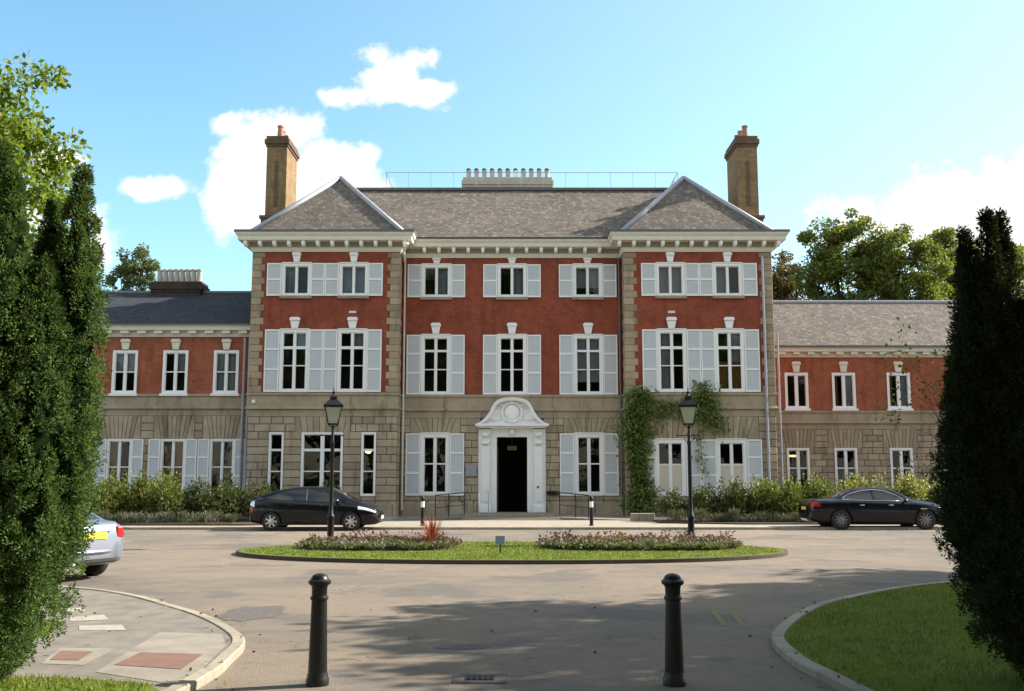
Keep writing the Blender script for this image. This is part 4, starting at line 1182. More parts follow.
# lamp posts
def lamp_post(loc, label, rz):
    t = empty('lamp_post', loc, label, 'lamp post', 'lamp posts on the oval island', rz)
    b = MB(); b.lathe([(.001, 0), (.13, 0), (.13, .06), (.10, .1), (.088, .16), (.085, .62), (.1, .65), (.095, .69), (.062, .74), (.055, 1.0), (.048, 2.55), (.06, 2.58), (.06, 2.63), (.045, 2.66), (.034, 2.98), (.05, 3.0), (.05, 3.03), (.03, 3.05)], n=18)
    b.build('post', M['iron'], t, local=True, auto=True)
    b = MB(); b.tube([(-.28, 0, 2.80), (.28, 0, 2.80)], .014, 8); 
    for s in (-1, 1):
        b.ell((s * .29, 0, 2.8), (.026, .026, .026), 8, 6)
        b.tube([(s * .04, 0, 2.62)] + [(s * (.05 + .09 * math.sin(k * .45)), 0, 2.64 + .028 * k) for k in range(6)], .011, 6)
    b.build('ladder_bar', M['iron'], t, local=True, auto=True)
    # lantern frame: tapered square
    z0, z1, a0, a1 = 3.1, 3.56, .125, .225
    f = MB()
    for sx, sy in ((-1, -1), (1, -1), (1, 1), (-1, 1)): f.tube([(sx * a0, sy * a0, z0), (sx * a1, sy * a1, z1)], .014, 6)
    for z, a in ((z0, a0), (z1, a1)):
        for i in range(4):
            c = [(-a, -a), (a, -a), (a, a), (-a, a)]; p, q = c[i], c[(i + 1) % 4]; f.tube([(p[0], p[1], z), (q[0], q[1], z)], .017, 6)
    for s in (-1, 1):
        f.tube([(s * .03, 0, 3.03), (s * .1, 0, 3.06), (s * .13, 0, 3.1)], .013, 6); f.tube([(0, s * .03, 3.03), (0, s * .1, 3.06), (0, s * .13, 3.1)], .013, 6)
    lf = f.build('lantern_frame', M['iron'], t, local=True)
    for i in range(4):
        c = lambda a: [(-a, -a), (a, -a), (a, a), (-a, a)]
        p0, q0 = c(a0 - .004)[i], c(a0 - .004)[(i + 1) % 4]; p1, q1 = c(a1 - .004)[i], c(a1 - .004)[(i + 1) % 4]
        MB().quad((p0[0], p0[1], z0), (q0[0], q0[1], z0), (q1[0], q1[1], z1), (p1[0], p1[1], z1)).build('glass_pane', M['lampglass'], lf, local=True, fix=False)
    r = MB(); A = .26
    cs = [(-1, -1), (1, -1), (1, 1), (-1, 1)]
    lv = [(A, 3.565), (A, 3.60), (.17, 3.69), (.09, 3.76), (.085, 3.80), (.10, 3.81), (.06, 3.87)]
    vs = [(sx * a, sy * a, z) for a, z in lv for sx, sy in cs]; fs = [(3, 2, 1, 0), tuple(4 * 6 + i for i in range(4))]
    for k in range(6):
        for i in range(4): fs.append((4 * k + i, 4 * k + (i + 1) % 4, 4 * k + 4 + (i + 1) % 4, 4 * k + 4 + i))
    r.add(vs, fs); ro = r.build('lantern_roof', M['iron'], t, local=True)
    f = MB(); f.lathe([(.05, 3.86), (.03, 3.9), (.045, 3.93), (.045, 3.96), (.015, 3.99), (.012, 4.06), (.001, 4.1)], n=12); f.build('finial', M['iron'], ro, local=True, auto=True)
    return t
lamp_post((-4.78, 26.75, .1), 'black lantern lamp post rising in front of the black hatchback', .18)
lamp_post((4.72, 26.75, .1), 'black lantern lamp post rising in front of the ivy-clad end of the house', -.22)
# small sign on the island
t = root_at('island_sign', (-.27, 23.2, .1), 'small tilted blue-grey sign on a short stake in the grass of the oval island', 'sign')
q = MB(); q.tube([(-.27, 23.23, .08), (-.27, 23.2, .3)], .018, 8); q.build('stake', M['iron'], t)
q = MB(); q.add([(-.38, 23.16, .28), (-.16, 23.16, .28), (-.16, 23.22, .47), (-.38, 23.22, .47), (-.38, 23.18, .275), (-.16, 23.18, .275), (-.16, 23.24, .465), (-.38, 23.24, .465)], [(0, 1, 2, 3), (7, 6, 5, 4), (0, 4, 5, 1), (1, 5, 6, 2), (2, 6, 7, 3), (3, 7, 4, 0)]); q.build('panel', M['plaque'], t, bevel=.006)
# gully / manhole cover in the drive
mx, my = gpt(480, 679, 0)
t = root_at('manhole_cover', (mx, my, 0), 'rectangular iron cover set in a pale concrete surround in the drive', 'manhole cover')
q = MB(); q.box(mx - .24, mx + .24, my - .2, my + .2, -.01, .008); q.build('surround', M['patch'], t)
q = MB(); q.box(mx - .13, mx + .13, my - .1, my + .1, .0, .014)
for i in range(5):
    for j in range(4): q.box(mx - .115 + i * .05, mx - .085 + i * .05, my - .085 + j * .046, my - .06 + j * .046, .014, .019)
q.build('cover', M['ironworn'], t)
# round pale dome behind the hatchback and traffic cone-like marker are plants, see below

# ================================================================== CARS
def pchip(xs, ys, x):
    n = len(xs)
    if x <= xs[0]: return ys[0]
    if x >= xs[-1]: return ys[-1]
    i = max(k for k in range(n - 1) if xs[k] <= x)
    h = [xs[k + 1] - xs[k] for k in range(n - 1)]; d = [(ys[k + 1] - ys[k]) / h[k] for k in range(n - 1)]
    def m(k):
        if k == 0: return d[0]
        if k == n - 1: return d[-1]
        if d[k - 1] * d[k] <= 0: return 0
        w1 = 2 * h[k] + h[k - 1]; w2 = h[k] + 2 * h[k - 1]
        return (w1 + w2) / (w1 / d[k - 1] + w2 / d[k])
    t = (x - xs[i]) / h[i]
    return (2 * t**3 - 3 * t**2 + 1) * ys[i] + (t**3 - 2 * t**2 + t) * h[i] * m(i) + (-2 * t**3 + 3 * t**2) * ys[i + 1] + (t**3 - t**2) * h[i] * m(i + 1)
class CarShape:
    """x runs from the tail (0) to the nose (L); y is half width; all curves are (x, value) lists"""
    def __init__(s, L, top, belt, wm, wtop, zb): s.L = L; s.c = dict(top=top, belt=belt, wm=wm, wtop=wtop, zb=zb)
    def v(s, k, x): a = s.c[k]; return pchip([p[0] for p in a], [p[1] for p in a], x)
    def ring(s, x, n=5):
        zt, zs, wm, wt, zb = (s.v(k, x) for k in ('top', 'belt', 'wm', 'wtop', 'zb'))
        zs = min(zs, zt - .02); h = zs - zb
        P = [(0, zb), (wm * .55, zb), (wm * .88, zb + .01), (wm * .965, zb + .09), (wm * .995, zb + .38 * h), (wm, zb + .62 * h), (wm * .975, zb + .88 * h), (wm * .925, zs), (wt + (wm * .9 - wt) * .42, zs + (zt - zs) * .5), (wt, zt - (zt - zs) * .13), (wt * .86, zt - (zt - zs) * .035), (wt * .5, zt - (zt - zs) * .006), (0, zt)]
        out = []
        for i in range(len(P) - 1):
            p0 = P[max(i - 1, 0)]; p1 = P[i]; p2 = P[i + 1]; p3 = P[min(i + 2, len(P) - 1)]
            for k in range(n):
                t = k / n
                out.append(tuple(.5 * ((2 * p1[q]) + (p2[q] - p0[q]) * t + (2 * p0[q] - 5 * p1[q] + 4 * p2[q] - p3[q]) * t * t + (3 * p1[q] - p0[q] - 3 * p2[q] + p3[q]) * t**3) for q in (0, 1)))
        out.append(P[-1]); return out
    def side_y(s, x, z):
        r = s.ring(x, 6); lo = r[3 * 6:]
        for i in range(len(lo) - 1):
            if lo[i][1] <= z <= lo[i + 1][1]:
                t = (z - lo[i][1]) / max(1e-6, lo[i + 1][1] - lo[i][1]); return lo[i][0] + (lo[i + 1][0] - lo[i][0]) * t
        return lo[-1][0]
def build_car(name, loc, rz, label, sh, paint, wheels, wr, W, alloy, spokes, side_wins, screens, lamps, doors, extras):
    t = empty(name, loc, label, 'car', None, rz)
    L = sh.L
    # body
    NX = 110; xs = [L * (0.5 - .5 * math.cos(math.pi * i / NX)) * .35 + L * i / NX * .65 for i in range(NX + 1)]
    rings = []
    for x in xs:
        r = sh.ring(x, 5); full = [(y, z) for y, z in r] + [(-y, z) for y, z in r[::-1][1:-1]]
        rings.append([(x, y, z) for y, z in full])
    k = len(rings[0]); vs = [p for r in rings for p in r]; fs = []
    for i in range(NX):
        for j in range(k):
            j2 = (j + 1) % k; fs.append((i * k + j, (i + 1) * k + j, (i + 1) * k + j2, i * k + j2))
    fs.append(tuple(range(k))); fs.append(tuple(range(NX * k + k - 1, NX * k - 1, -1)))
    b = MB(); b.add(vs, fs); body = b.build('body', paint, t, local=True, auto=True)
    # wheel arches cut with cylinders, removed again at once
    for wx in wheels:
        c = MB(); c.lathe([(.001, -1.2), (wr + .045, -1.2), (wr + .045, -W / 2 + .24), (.001, -W / 2 + .24)], (wx, 0, wr), 40, 'Y')
        c.lathe([(.001, W / 2 - .24), (wr + .045, W / 2 - .24), (wr + .045, 1.2), (.001, 1.2)], (wx, 0, wr), 40, 'Y')
        co = c.build('cutter', M['trim'], None, local=True); co.parent = t
        bpy.context.view_layer.update()
        md = body.modifiers.new('arch', 'BOOLEAN'); md.operation = 'DIFFERENCE'; md.object = co; md.solver = 'EXACT'
        dg = bpy.context.evaluated_depsgraph_get()
        nm = bpy.data.meshes.new_from_object(body.evaluated_get(dg)); body.modifiers.clear(); body.data = nm
        me = co.data; bpy.data.objects.remove(co); bpy.data.meshes.remove(me)
    body.data.name = 'body'
    for p in body.data.polygons: p.use_smooth = True
    body.data.set_sharp_from_angle(angle=R(34))
    # wheels
    for wx in wheels:
        for s in (-1, 1):
            yc = s * (W / 2 - .015); q = MB()
            prof = [(wr * .66, .0), (wr * .93, .0), (wr, -.03), (wr, -.17), (wr * .93, -.2), (wr * .5, -.2)]
            q.lathe([(r_, h * s) for r_, h in prof], (wx, yc, wr), 32, 'Y'); w = q.build('tyre', M['rubber'], t, local=True, auto=True); w.name = 'wheel'; w.data.name = 'wheel'
            q = MB(); yo = yc - s * .012
            q.lathe([(wr * .68, 0), (wr * .62, .004 * s), (wr * .60, -.05 * s), (wr * .60, -.09 * s)], (wx, yo, wr), 32, 'Y')
            for n_ in range(spokes):
                a = 2 * math.pi * n_ / spokes; ca, sa = math.cos(a), math.sin(a)
                def pt(rad, off, d): return (wx + rad * ca - off * sa, yo + s * d, wr + rad * sa + off * ca)
                v8 = [pt(.05, -.035, 0), pt(wr * .64, -.025, -.008), pt(wr * .64, .025, -.008), pt(.05, .035, 0), pt(.05, -.035, -.03), pt(wr * .64, -.025, -.04), pt(wr * .64, .025, -.04), pt(.05, .035, -.03)]
                q.add(v8, [(0, 1, 2, 3), (7, 6, 5, 4), (0, 4, 5, 1), (1, 5, 6, 2), (2, 6, 7, 3), (3, 7, 4, 0)])
            q.lathe([(.001, .012 * s), (.05, .01 * s), (.065, 0), (.065, -.04 * s)], (wx, yo, wr), 20, 'Y')
            q.build('rim', alloy, w, local=True, auto=True)
            q = MB(); q.lathe([(.001, -.1 * s), (wr * .6, -.1 * s)], (wx, yo, wr), 24, 'Y'); q.build('brake_disc', M['trim'], w, local=True)
    # side glass, lamps: patches hugging the analytic body side
    def side_patch(nm, poly_lo, poly_hi, x0, x1, mat, off, n=26, m=5, parent=None, sides=(-1, 1)):
        for s in sides:
            q = MB(); vs = []; 
            for i in range(n + 1):
                x = x0 + (x1 - x0) * i / n
                zl = pchip([p[0] for p in poly_lo], [p[1] for p in poly_lo], x); zh = pchip([p[0] for p in poly_hi], [p[1] for p in poly_hi], x); zh = max(zh, zl + .002)
                for j in range(m + 1):
                    z = zl + (zh - zl) * j / m; vs.append((x, s * (sh.side_y(x, z) + off), z))
            fs = []
            for i in range(n):
                for j in range(m):
                    a = i * (m + 1) + j; f = (a, a + m + 1, a + m + 2, a + 1); fs.append(f if s < 0 else f[::-1])
            q.add(vs, fs); q.build(nm, mat, parent or t, local=True, smooth=True, fix=False)
    for (nm, lo, hi, x0, x1, mat, off) in side_wins: side_patch(nm, lo, hi, x0, x1, mat, off)
    # windscreen / rear screen: across the top between ring points
    for (nm, x0, x1, yk, mat, off) in screens:
        q = MB(); vs = []; n, m = 14, 16
        for i in range(n + 1):
            x = x0 + (x1 - x0) * i / n; wt = sh.v('wtop', x); zt = sh.v('top', x)
            r = sh.ring(x, 6); ins = r[8 * 6:]          # shoulder of the greenhouse up to the centre line
            ylim = wt * yk
            for j in range(m + 1):
                y = -ylim + 2 * ylim * j / m; ya = abs(y); z = ins[-1][1]
                for p in range(len(ins) - 1):
                    if ins[p + 1][0] <= ya <= ins[p][0]:
                        tt = (ya - ins[p + 1][0]) / max(1e-6, ins[p][0] - ins[p + 1][0]); z = ins[p + 1][1] + (ins[p][1] - ins[p + 1][1]) * tt; break
                vs.append((x, y, z + off))
        fs = [(i * (m + 1) + j, (i + 1) * (m + 1) + j, (i + 1) * (m + 1) + j + 1, i * (m + 1) + j + 1) for i in range(n) for j in range(m)]
        q.add(vs, fs); q.build(nm, mat, t, local=True, smooth=True, fix=False)
    # door shut lines as fine dark grooves, handles
    for (x, zl, zh, lean) in doors:
        for s in (-1, 1):
            q = MB(); pts = [(x + lean * (z_ - zl), s * (sh.side_y(x + lean * (z_ - zl), z_) + .001), z_) for z_ in [zl + (zh - zl) * k / 8 for k in range(9)]]
            q.tube(pts, .0045, 5); q.build('shut_line', M['trim'], t, local=True)
    extras(t, sh)
    return t
def ebox(nm, mat, t, x0, x1, y0, y1, z0, z1, bev=.01, parent=None):
    return MB().box(x0, x1, y0, y1, z0, z1).build(nm, mat, parent or t, local=True, bevel=bev)
def mirror(t, sh, x, z, paint):
    for s in (-1, 1):
        y = sh.side_y(x, z - .1)
        q = MB(); q.ell((x + .02, s * (y + .1), z), (.07, .11, .075), 12, 8); q.tube([(x, s * (y - .03), z - .06), (x + .01, s * (y + .05), z - .03)], .025, 6); q.build('wing_mirror', paint, t, local=True, smooth=True)
def handles(t, sh, xs, z, mat):
    for x in xs:
        for s in (-1, 1):
            y = sh.side_y(x, z); q = MB(); q.tube([(x - .09, s * (y + .005), z), (x - .07, s * (y + .028), z), (x + .07, s * (y + .028), z), (x + .09, s * (y + .005), z)], .012, 6); q.build('door_handle', mat, t, local=True, smooth=True)

# -- black five-door hatchback, heading right
shp = CarShape(4.45,
    [(0, .80), (.05, .98), (.14, 1.06), (.5, 1.22), (1.0, 1.37), (1.7, 1.475), (2.2, 1.485), (2.7, 1.42), (3.1, 1.26), (3.5, 1.05), (3.9, .92), (4.2, .80), (4.38, .68), (4.45, .60)],
    [(0, .76), (.06, .93), (.5, 1.02), (1.5, .98), (2.6, .92), (3.3, .89), (3.9, .80), (4.3, .66), (4.45, .55)],
    [(0, .62), (.08, .74), (.35, .825), (1.0, .86), (3.2, .86), (3.9, .83), (4.2, .74), (4.38, .58), (4.45, .42)],
    [(0, .5), (.1, .6), (.5, .60), (1.5, .60), (2.6, .59), (3.3, .62), (3.8, .64), (4.2, .56), (4.45, .30)],
    [(0, .36), (.12, .27), (.8, .20), (3.6, .18), (4.25, .2), (4.45, .28)])
def ex(t, sh):
    mirror(t, sh, 3.0, 1.0, M['carblack']); handles(t, sh, (1.45, 2.4), .86, M['carblack'])
    for s in (-1, 1):
        q = MB(); vs = []
        for i in range(9):
            x = 3.72 + .58 * i / 8; y = sh.side_y(x, sh.v('belt', x) - .02)
            zc = sh.v('belt', x) - .015
            vs += [(x, s * (sh.side_y(x, zc - .10 + .006 * i) + .008), zc - .10 + .006 * i), (x, s * (sh.side_y(x, zc) + .008), zc), (x, s * (sh.side_y(x, zc) * .86), min(sh.v('top', x) + .004, zc + .055))]
        fs = []
        for i in range(8):
            for j in range(2): a = 3 * i + j; f = (a, a + 3, a + 4, a + 1); fs.append(f if s < 0 else f[::-1])
        q.add(vs, fs); q.build('headlight', M['clearlamp'], t, local=True, smooth=True, fix=False)
        q = MB(); q.ell((4.33, s * .5, .36), (.06, .07, .045), 10, 6); q.build('fog_lamp', M['clearlamp'], t, local=True, smooth=True)
    ebox('number_plate', M['white'], t, 4.42, 4.465, -.26, .26, .38, .49)
    ebox('grille', M['trim'], t, 4.2, 4.455, -.36, .36, .26, .35)
    ebox('number_plate', M['plate'], t, -.015, .06, -.26, .26, .66, .77)
    for s in (-1, 1): ebox('sill_trim', M['trim'], t, 1.05, 3.1, s * .80 - .02, s * .80 + .02, .19, .24)
S = 2.62
build_car('parked_car', (-8.93, 35.02, 0), 0, 'glossy black hatchback with silver alloy wheels parked left of the front steps', shp, M['carblack'], (.80, 3.50), .315, 1.72, M['alloy'], 7,
    [('side_window', [(.62, 1.08), (1.2, 1.03), (2.0, 1.0)], [(.62, 1.10), (1.0, 1.27), (1.5, 1.36), (2.0, 1.385)], .62, 1.92, M['carglass'], .004),
     ('side_window', [(2.02, .985), (3.05, .95)], [(2.02, 1.385), (2.4, 1.35), (2.8, 1.17), (3.05, .97)], 2.02, 3.04, M['carglass'], .004),
     ('pillar_trim', [(1.945, 1.0), (1.995, 1.0)], [(1.945, 1.385), (1.995, 1.385)], 1.945, 1.995, M['darkalloy'], .003),
     ('tail_light', [(.04, .86), (.22, .80)], [(.04, .93), (.12, 1.0), (.22, 1.0)], .04, .22, M['clearlamp'], .008),
     ('tail_reflector', [(.03, .62), (.16, .60)], [(.03, .80), (.16, .79)], .03, .16, M['redlamp'], .008)],
    [('windscreen', 2.72, 3.46, .88, M['carglass'], .005), ('rear_screen', .2, .92, .86, M['carglass'], .005)], None,
    [(1.1, .5, 1.0, -.25), (1.97, .28, .98, .0), (3.02, .3, .92, .0)], ex)
# -- midnight saloon, heading right behind the yew
shp = CarShape(4.96,
    [(0, .78), (.06, .97), (.3, 1.03), (.8, 1.07), (1.1, 1.17), (1.7, 1.39), (2.25, 1.455), (2.7, 1.42), (3.2, 1.24), (3.65, 1.03), (4.2, .94), (4.65, .80), (4.9, .64), (4.96, .56)],
    [(0, .74), (.06, .92), (.5, .985), (1.5, .985), (2.6, .95), (3.5, .92), (4.2, .84), (4.7, .68), (4.96, .52)],
    [(0, .66), (.1, .80), (.4, .88), (1.0, .93), (3.6, .93), (4.3, .90), (4.7, .78), (4.9, .58), (4.96, .42)],
    [(0, .56), (.3, .66), (.8, .66), (1.6, .60), (2.6, .59), (3.4, .66), (4.2, .68), (4.7, .55), (4.96, .28)],
    [(0, .36), (.12, .27), (.8, .20), (4.1, .18), (4.8, .2), (4.96, .28)])
def ex(t, sh):
    mirror(t, sh, 3.2, 1.0, M['carnavy']); handles(t, sh, (1.75, 2.75), .84, M['chrome'])
    ebox('number_plate', M['plate'], t, -.015, .06, -.26, .26, .66, .77)
    ebox('grille', M['chrome'], t, 4.8, 4.97, -.3, .3, .42, .58)
    for s in (-1, 1):
        q = MB(); q.ell((4.62, s * .62, .66), (.2, .14, .07), 12, 8); q.build('headlight', M['clearlamp'], t, local=True, smooth=True)
        y = sh.side_y(3.85, .72); MB().box(3.76, 3.98, s * (y + .003) - .006, s * (y + .003) + .006, .70, .735).build('side_vent', M['chrome'], t, local=True)
        pts = [(x, s * (sh.side_y(x, z) + .006), z) for x, z in [(1.12, 1.03), (1.2, 1.12), (1.45, 1.24), (1.8, 1.33), (2.2, 1.365), (2.6, 1.335), (3.0, 1.17), (3.25, 1.0)]]
        MB().tube(pts, .016, 6).build('window_trim', M['chrome'], t, local=True, smooth=True)
        pts = [(x, s * (sh.side_y(x, z) + .004), z) for x, z in [(1.12, 1.03), (1.8, 1.0), (2.6, .985), (3.25, .98)]]
        MB().tube(pts, .010, 6).build('window_trim', M['chrome'], t, local=True, smooth=True)
build_car('parked_car', (10.30, 35.75, 0), 0, 'long dark saloon with chrome window trim parked by the right-hand shrub bed', shp, M['carnavy'], (1.02, 3.93), .345, 1.86, M['darkalloy'], 10,
    [('side_window', [(1.14, 1.035), (1.6, 1.01), (2.2, .995)], [(1.14, 1.05), (1.3, 1.17), (1.6, 1.285), (2.15, 1.355)], 1.14, 2.14, M['carglass'], .004),
     ('side_window', [(2.22, .995), (3.2, .98)], [(2.22, 1.355), (2.6, 1.325), (2.9, 1.2), (3.2, 1.0)], 2.22, 3.2, M['carglass'], .004),
     ('tail_light', [(.04, .78), (.34, .80)], [(.04, .95), (.2, .955), (.34, .90)], .04, .34, M['redlamp'], .008)],
    [('windscreen', 2.8, 3.6, .88, M['carglass'], .005), ('rear_screen', .85, 1.6, .86, M['carglass'], .005)], None,
    [(1.35, .5, .98, -.2), (2.18, .28, .98, .0), (3.3, .3, .95, .0)], ex)
# -- silver car seen from behind, mostly hidden by the left yew
shp = CarShape(4.4,
    [(0, .72), (.04, .93), (.12, 1.0), (.45, 1.03), (.7, 1.12), (1.3, 1.36), (1.9, 1.43), (2.5, 1.39), (3.0, 1.18), (3.35, 1.0), (3.9, .90), (4.25, .76), (4.4, .58)],
    [(0, .68), (.05, .88), (.5, .96), (1.5, .95), (2.6, .92), (3.2, .9), (3.9, .80), (4.25, .64), (4.4, .5)],
    [(0, .60), (.05, .70), (.2, .80), (.5, .86), (1.0, .88), (3.2, .88), (3.9, .84), (4.2, .72), (4.4, .42)],
    [(0, .5), (.3, .64), (.8, .64), (1.5, .60), (2.5, .59), (3.2, .64), (3.9, .64), (4.4, .28)],
    [(0, .40), (.1, .30), (.7, .21), (3.6, .18), (4.2, .2), (4.4, .28)])
def ex(t, sh):
    mirror(t, sh, 2.9, .98, M['carsilver']); handles(t, sh, (1.5, 2.45), .84, M['carsilver'])
    ebox('number_plate', M['plate'], t, -.022, .04, -.27, .27, .72, .84, .004)
    ebox('plate_recess', M['carsilver'], t, -.028, .05, -.36, .36, .845, .87, .008)
    q = MB(); pts = [(-.012 + .055 * abs(k / 8 - 1) ** 3 * 3, .64 * (k / 8 - 1), .50) for k in range(17)]; q.tube(pts, .035, 8); q.build('bumper', M['carsilver'], t, local=True, smooth=True)
    ebox('rear_valance', M['trim'], t, -.005, .2, -.5, .5, .30, .41, .03)
    ebox('exhaust', M['chrome'], t, -.03, .2, .36, .43, .27, .33, .02)
    for s in (-1, 1): ebox('tail_light', M['redlamp'], t, .0, .08, min(s * .50, s * .66), max(s * .50, s * .66), .72, .93, .03)
b_ = R(63)
hx, hy = -math.sin(b_), math.cos(b_)
build_car('parked_car', (-7.30, 17.75, 0), math.atan2(hy, hx), 'silver car showing its yellow rear plate behind the left-hand yew', shp, M['carsilver'], (.86, 3.45), .315, 1.76, M['alloy'], 6,
    [('side_window', [(.85, 1.02), (2.0, .98)], [(.85, 1.04), (1.3, 1.25), (2.0, 1.33)], .85, 1.95, M['carglass'], .004),
     ('side_window', [(2.03, .98), (2.95, .96)], [(2.03, 1.33), (2.4, 1.29), (2.95, .98)], 2.03, 2.94, M['carglass'], .004),
     ('tail_light', [(.05, .72), (.28, .74)], [(.05, .93), (.28, .90)], .05, .28, M['redlamp'], .008)],
    [('windscreen', 2.6, 3.3, .88, M['carglass'], .005), ('rear_screen', .5, 1.2, .88, M['carglass'], .005)], None,
    [(1.15, .5, .95, -.2), (1.98, .28, .95, .0), (2.95, .3, .92, .0)], ex)

# ================================================================== VEGETATION
def leaf_mesh(name, pos, dirs, length, width, mat, parent=None, fold=.0):
    """rhombic leaves: pos (n,3), dirs (n,3) growing direction"""
    pos = np.asarray(pos, float); d = np.asarray(dirs, float); n = len(pos)
    d /= np.linalg.norm(d, axis=1)[:, None] + 1e-9
    r = rng.normal(size=(n, 3)); sidev = np.cross(d, r); sidev /= np.linalg.norm(sidev, axis=1)[:, None] + 1e-9
    L = np.broadcast_to(length, (n,))[:, None]; Wd = np.broadcast_to(width, (n,))[:, None]
    v = np.empty((n, 4, 3))
    v[:, 0] = pos; v[:, 1] = pos + d * L * .5 + sidev * Wd * .5; v[:, 2] = pos + d * L; v[:, 3] = pos + d * L * .5 - sidev * Wd * .5
    me = bpy.data.meshes.new(name)
    me.vertices.add(4 * n); me.loops.add(4 * n); me.polygons.add(n)
    me.vertices.foreach_set('co', v.reshape(-1)); me.loops.foreach_set('vertex_index', np.arange(4 * n, dtype=np.int32))
    me.polygons.foreach_set('loop_start', np.arange(0, 4 * n, 4, dtype=np.int32))
    me.update(calc_edges=True)
    me.materials.append(mat); o = bpy.data.objects.new(name, me); COL.objects.link(o)
    if parent is not None: o.parent = parent
    return o
def rand_unit(n):
    v = rng.normal(size=(n, 3)); return v / np.linalg.norm(v, axis=1)[:, None]

# ---- Irish yews: upright plumes of short needled sprays
def yew(loc, label, plumes, mat, nclump, nspray, seed):
    """plumes: (dx, dy, z0, z1, radius, lean_x)"""
    t = empty('yew_tree', loc, label, 'yew tree')
    rr = np.random.default_rng(seed)
    core = MB(); P = []; D = []
    area = [(p[3] - p[2]) * p[4] for p in plumes]; tot = sum(area)
    for (dx, dy, z0, z1, r, lean), a in zip(plumes, area):
        m = 12; H = z1 - z0
        def rad(s): return r * (max(0.0, min(1, s / .16)) ** .6) * (1 - max(0, (s - .45) / .55) ** 1.5) ** .9 + .02
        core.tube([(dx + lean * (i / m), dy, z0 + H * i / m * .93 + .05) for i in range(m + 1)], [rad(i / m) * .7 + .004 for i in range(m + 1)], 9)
        nc = int(nclump * a / tot)
        s = rr.uniform(0, 1, nc) ** .95; th = rr.uniform(0, 2 * np.pi, nc)
        for i in range(nc):
            R_ = rad(s[i]) * rr.uniform(.74, 1.08)
            c = np.array([dx + lean * s[i] + R_ * math.cos(th[i]), dy + R_ * math.sin(th[i]), z0 + H * s[i]])
            cr = rr.uniform(.035, .075) * (1 if s[i] < .85 else .75)
            u = rr.normal(size=(nspray, 3)); u /= np.linalg.norm(u, axis=1)[:, None]
            out = np.array([math.cos(th[i]) * .6, math.sin(th[i]) * .6, .8])
            P.append(c + u * cr * rr.uniform(.35, 1, (nspray, 1)) * np.array([1, 1, 1.5])); D.append(u * 1.1 + out * .6 + rr.normal(size=(nspray, 3)) * .3)
    P = np.concatenate(P); D = np.concatenate(D)
    core.build('inner_branches', M['yewcore'], t, local=True, smooth=True)  # solid core added to block light; inner shade put into its dark colour
    n = len(P)
    leaf_mesh('crown', P, D, rr.uniform(.022, .042, n), rr.uniform(.009, .016, n), mat, t)
    tr = MB()
    for k in range(5):
        a = k * 1.3; tr.tube([(.1 * math.cos(a), .1 * math.sin(a), -.05), (.13 * math.cos(a), .13 * math.sin(a), .35), (.26 * math.cos(a), .26 * math.sin(a), 1.1), (.3 * math.cos(a), .3 * math.sin(a), 2.4)], [.09, .075, .06, .03], 8)
    tr.build('trunk', M['bark'], t, local=True, smooth=True)
    return t
yl = (-4.80, 8.9, .07)
yew(yl, 'tall sunlit yew with many upright plumes at the left edge beside the silver car',
    [(.1, 0, .0, 3.1, .78, 0), (.86, -.1, 1.15, 4.5, .25, .05), (.68, -.35, .7, 3.6, .29, .06), (.40, -.45, .35, 4.35, .33, .05), (.12, -.55, .2, 3.95, .36, .03), (-.3, -.5, .25, 4.4, .38, 0), (.1, -.1, .5, 4.75, .30, .05), (.55, .2, .7, 3.85, .33, .06), (-.55, .1, .3, 4.85, .44, -.1), (-.2, .45, .4, 4.5, .40, 0), (.56, .0, 1.2, 4.2, .20, .06), (-.8, -.3, .3, 4.6, .42, -.1),
     (.74, .0, .85, 3.0, .30, .08), (.56, -.3, .5, 2.3, .30, .12), (.36, -.35, .22, 1.6, .30, .1), (.2, -.5, .02, 1.2, .30, .06), (.22, -.1, -.05, 1.0, .3, .1)], M['yew'], 10500, 80, 3)
yr = (4.55, 8.75, .08)
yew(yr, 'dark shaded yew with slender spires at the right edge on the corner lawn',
    [(0.05, 0, .0, 2.9, .66, 0), (-.57, -.1, 1.0, 3.88, .15, .04), (-.42, -.2, .7, 4.02, .16, .04), (-.22, -.3, .5, 3.2, .28, 0), (-.46, .1, .9, 3.55, .19, .02), (-.16, .05, .6, 4.06, .13, .02), (.1, -.3, .3, 3.35, .28, .05), (.08, -.2, 1.0, 3.6, .14, .02), (.45, -.2, .3, 3.5, .34, .1), (.3, .35, .4, 3.5, .36, .1), (-.35, .35, .9, 3.2, .26, -.0), (-.52, -.05, .8, 2.9, .29, -.03), (-.3, -.3, .4, 2.0, .32, -.1), (.75, 0, .4, 3.7, .36, .1), (-.2, -.2, .2, 1.5, .32, -.05)], M['yewdark'], 7800, 75, 4)

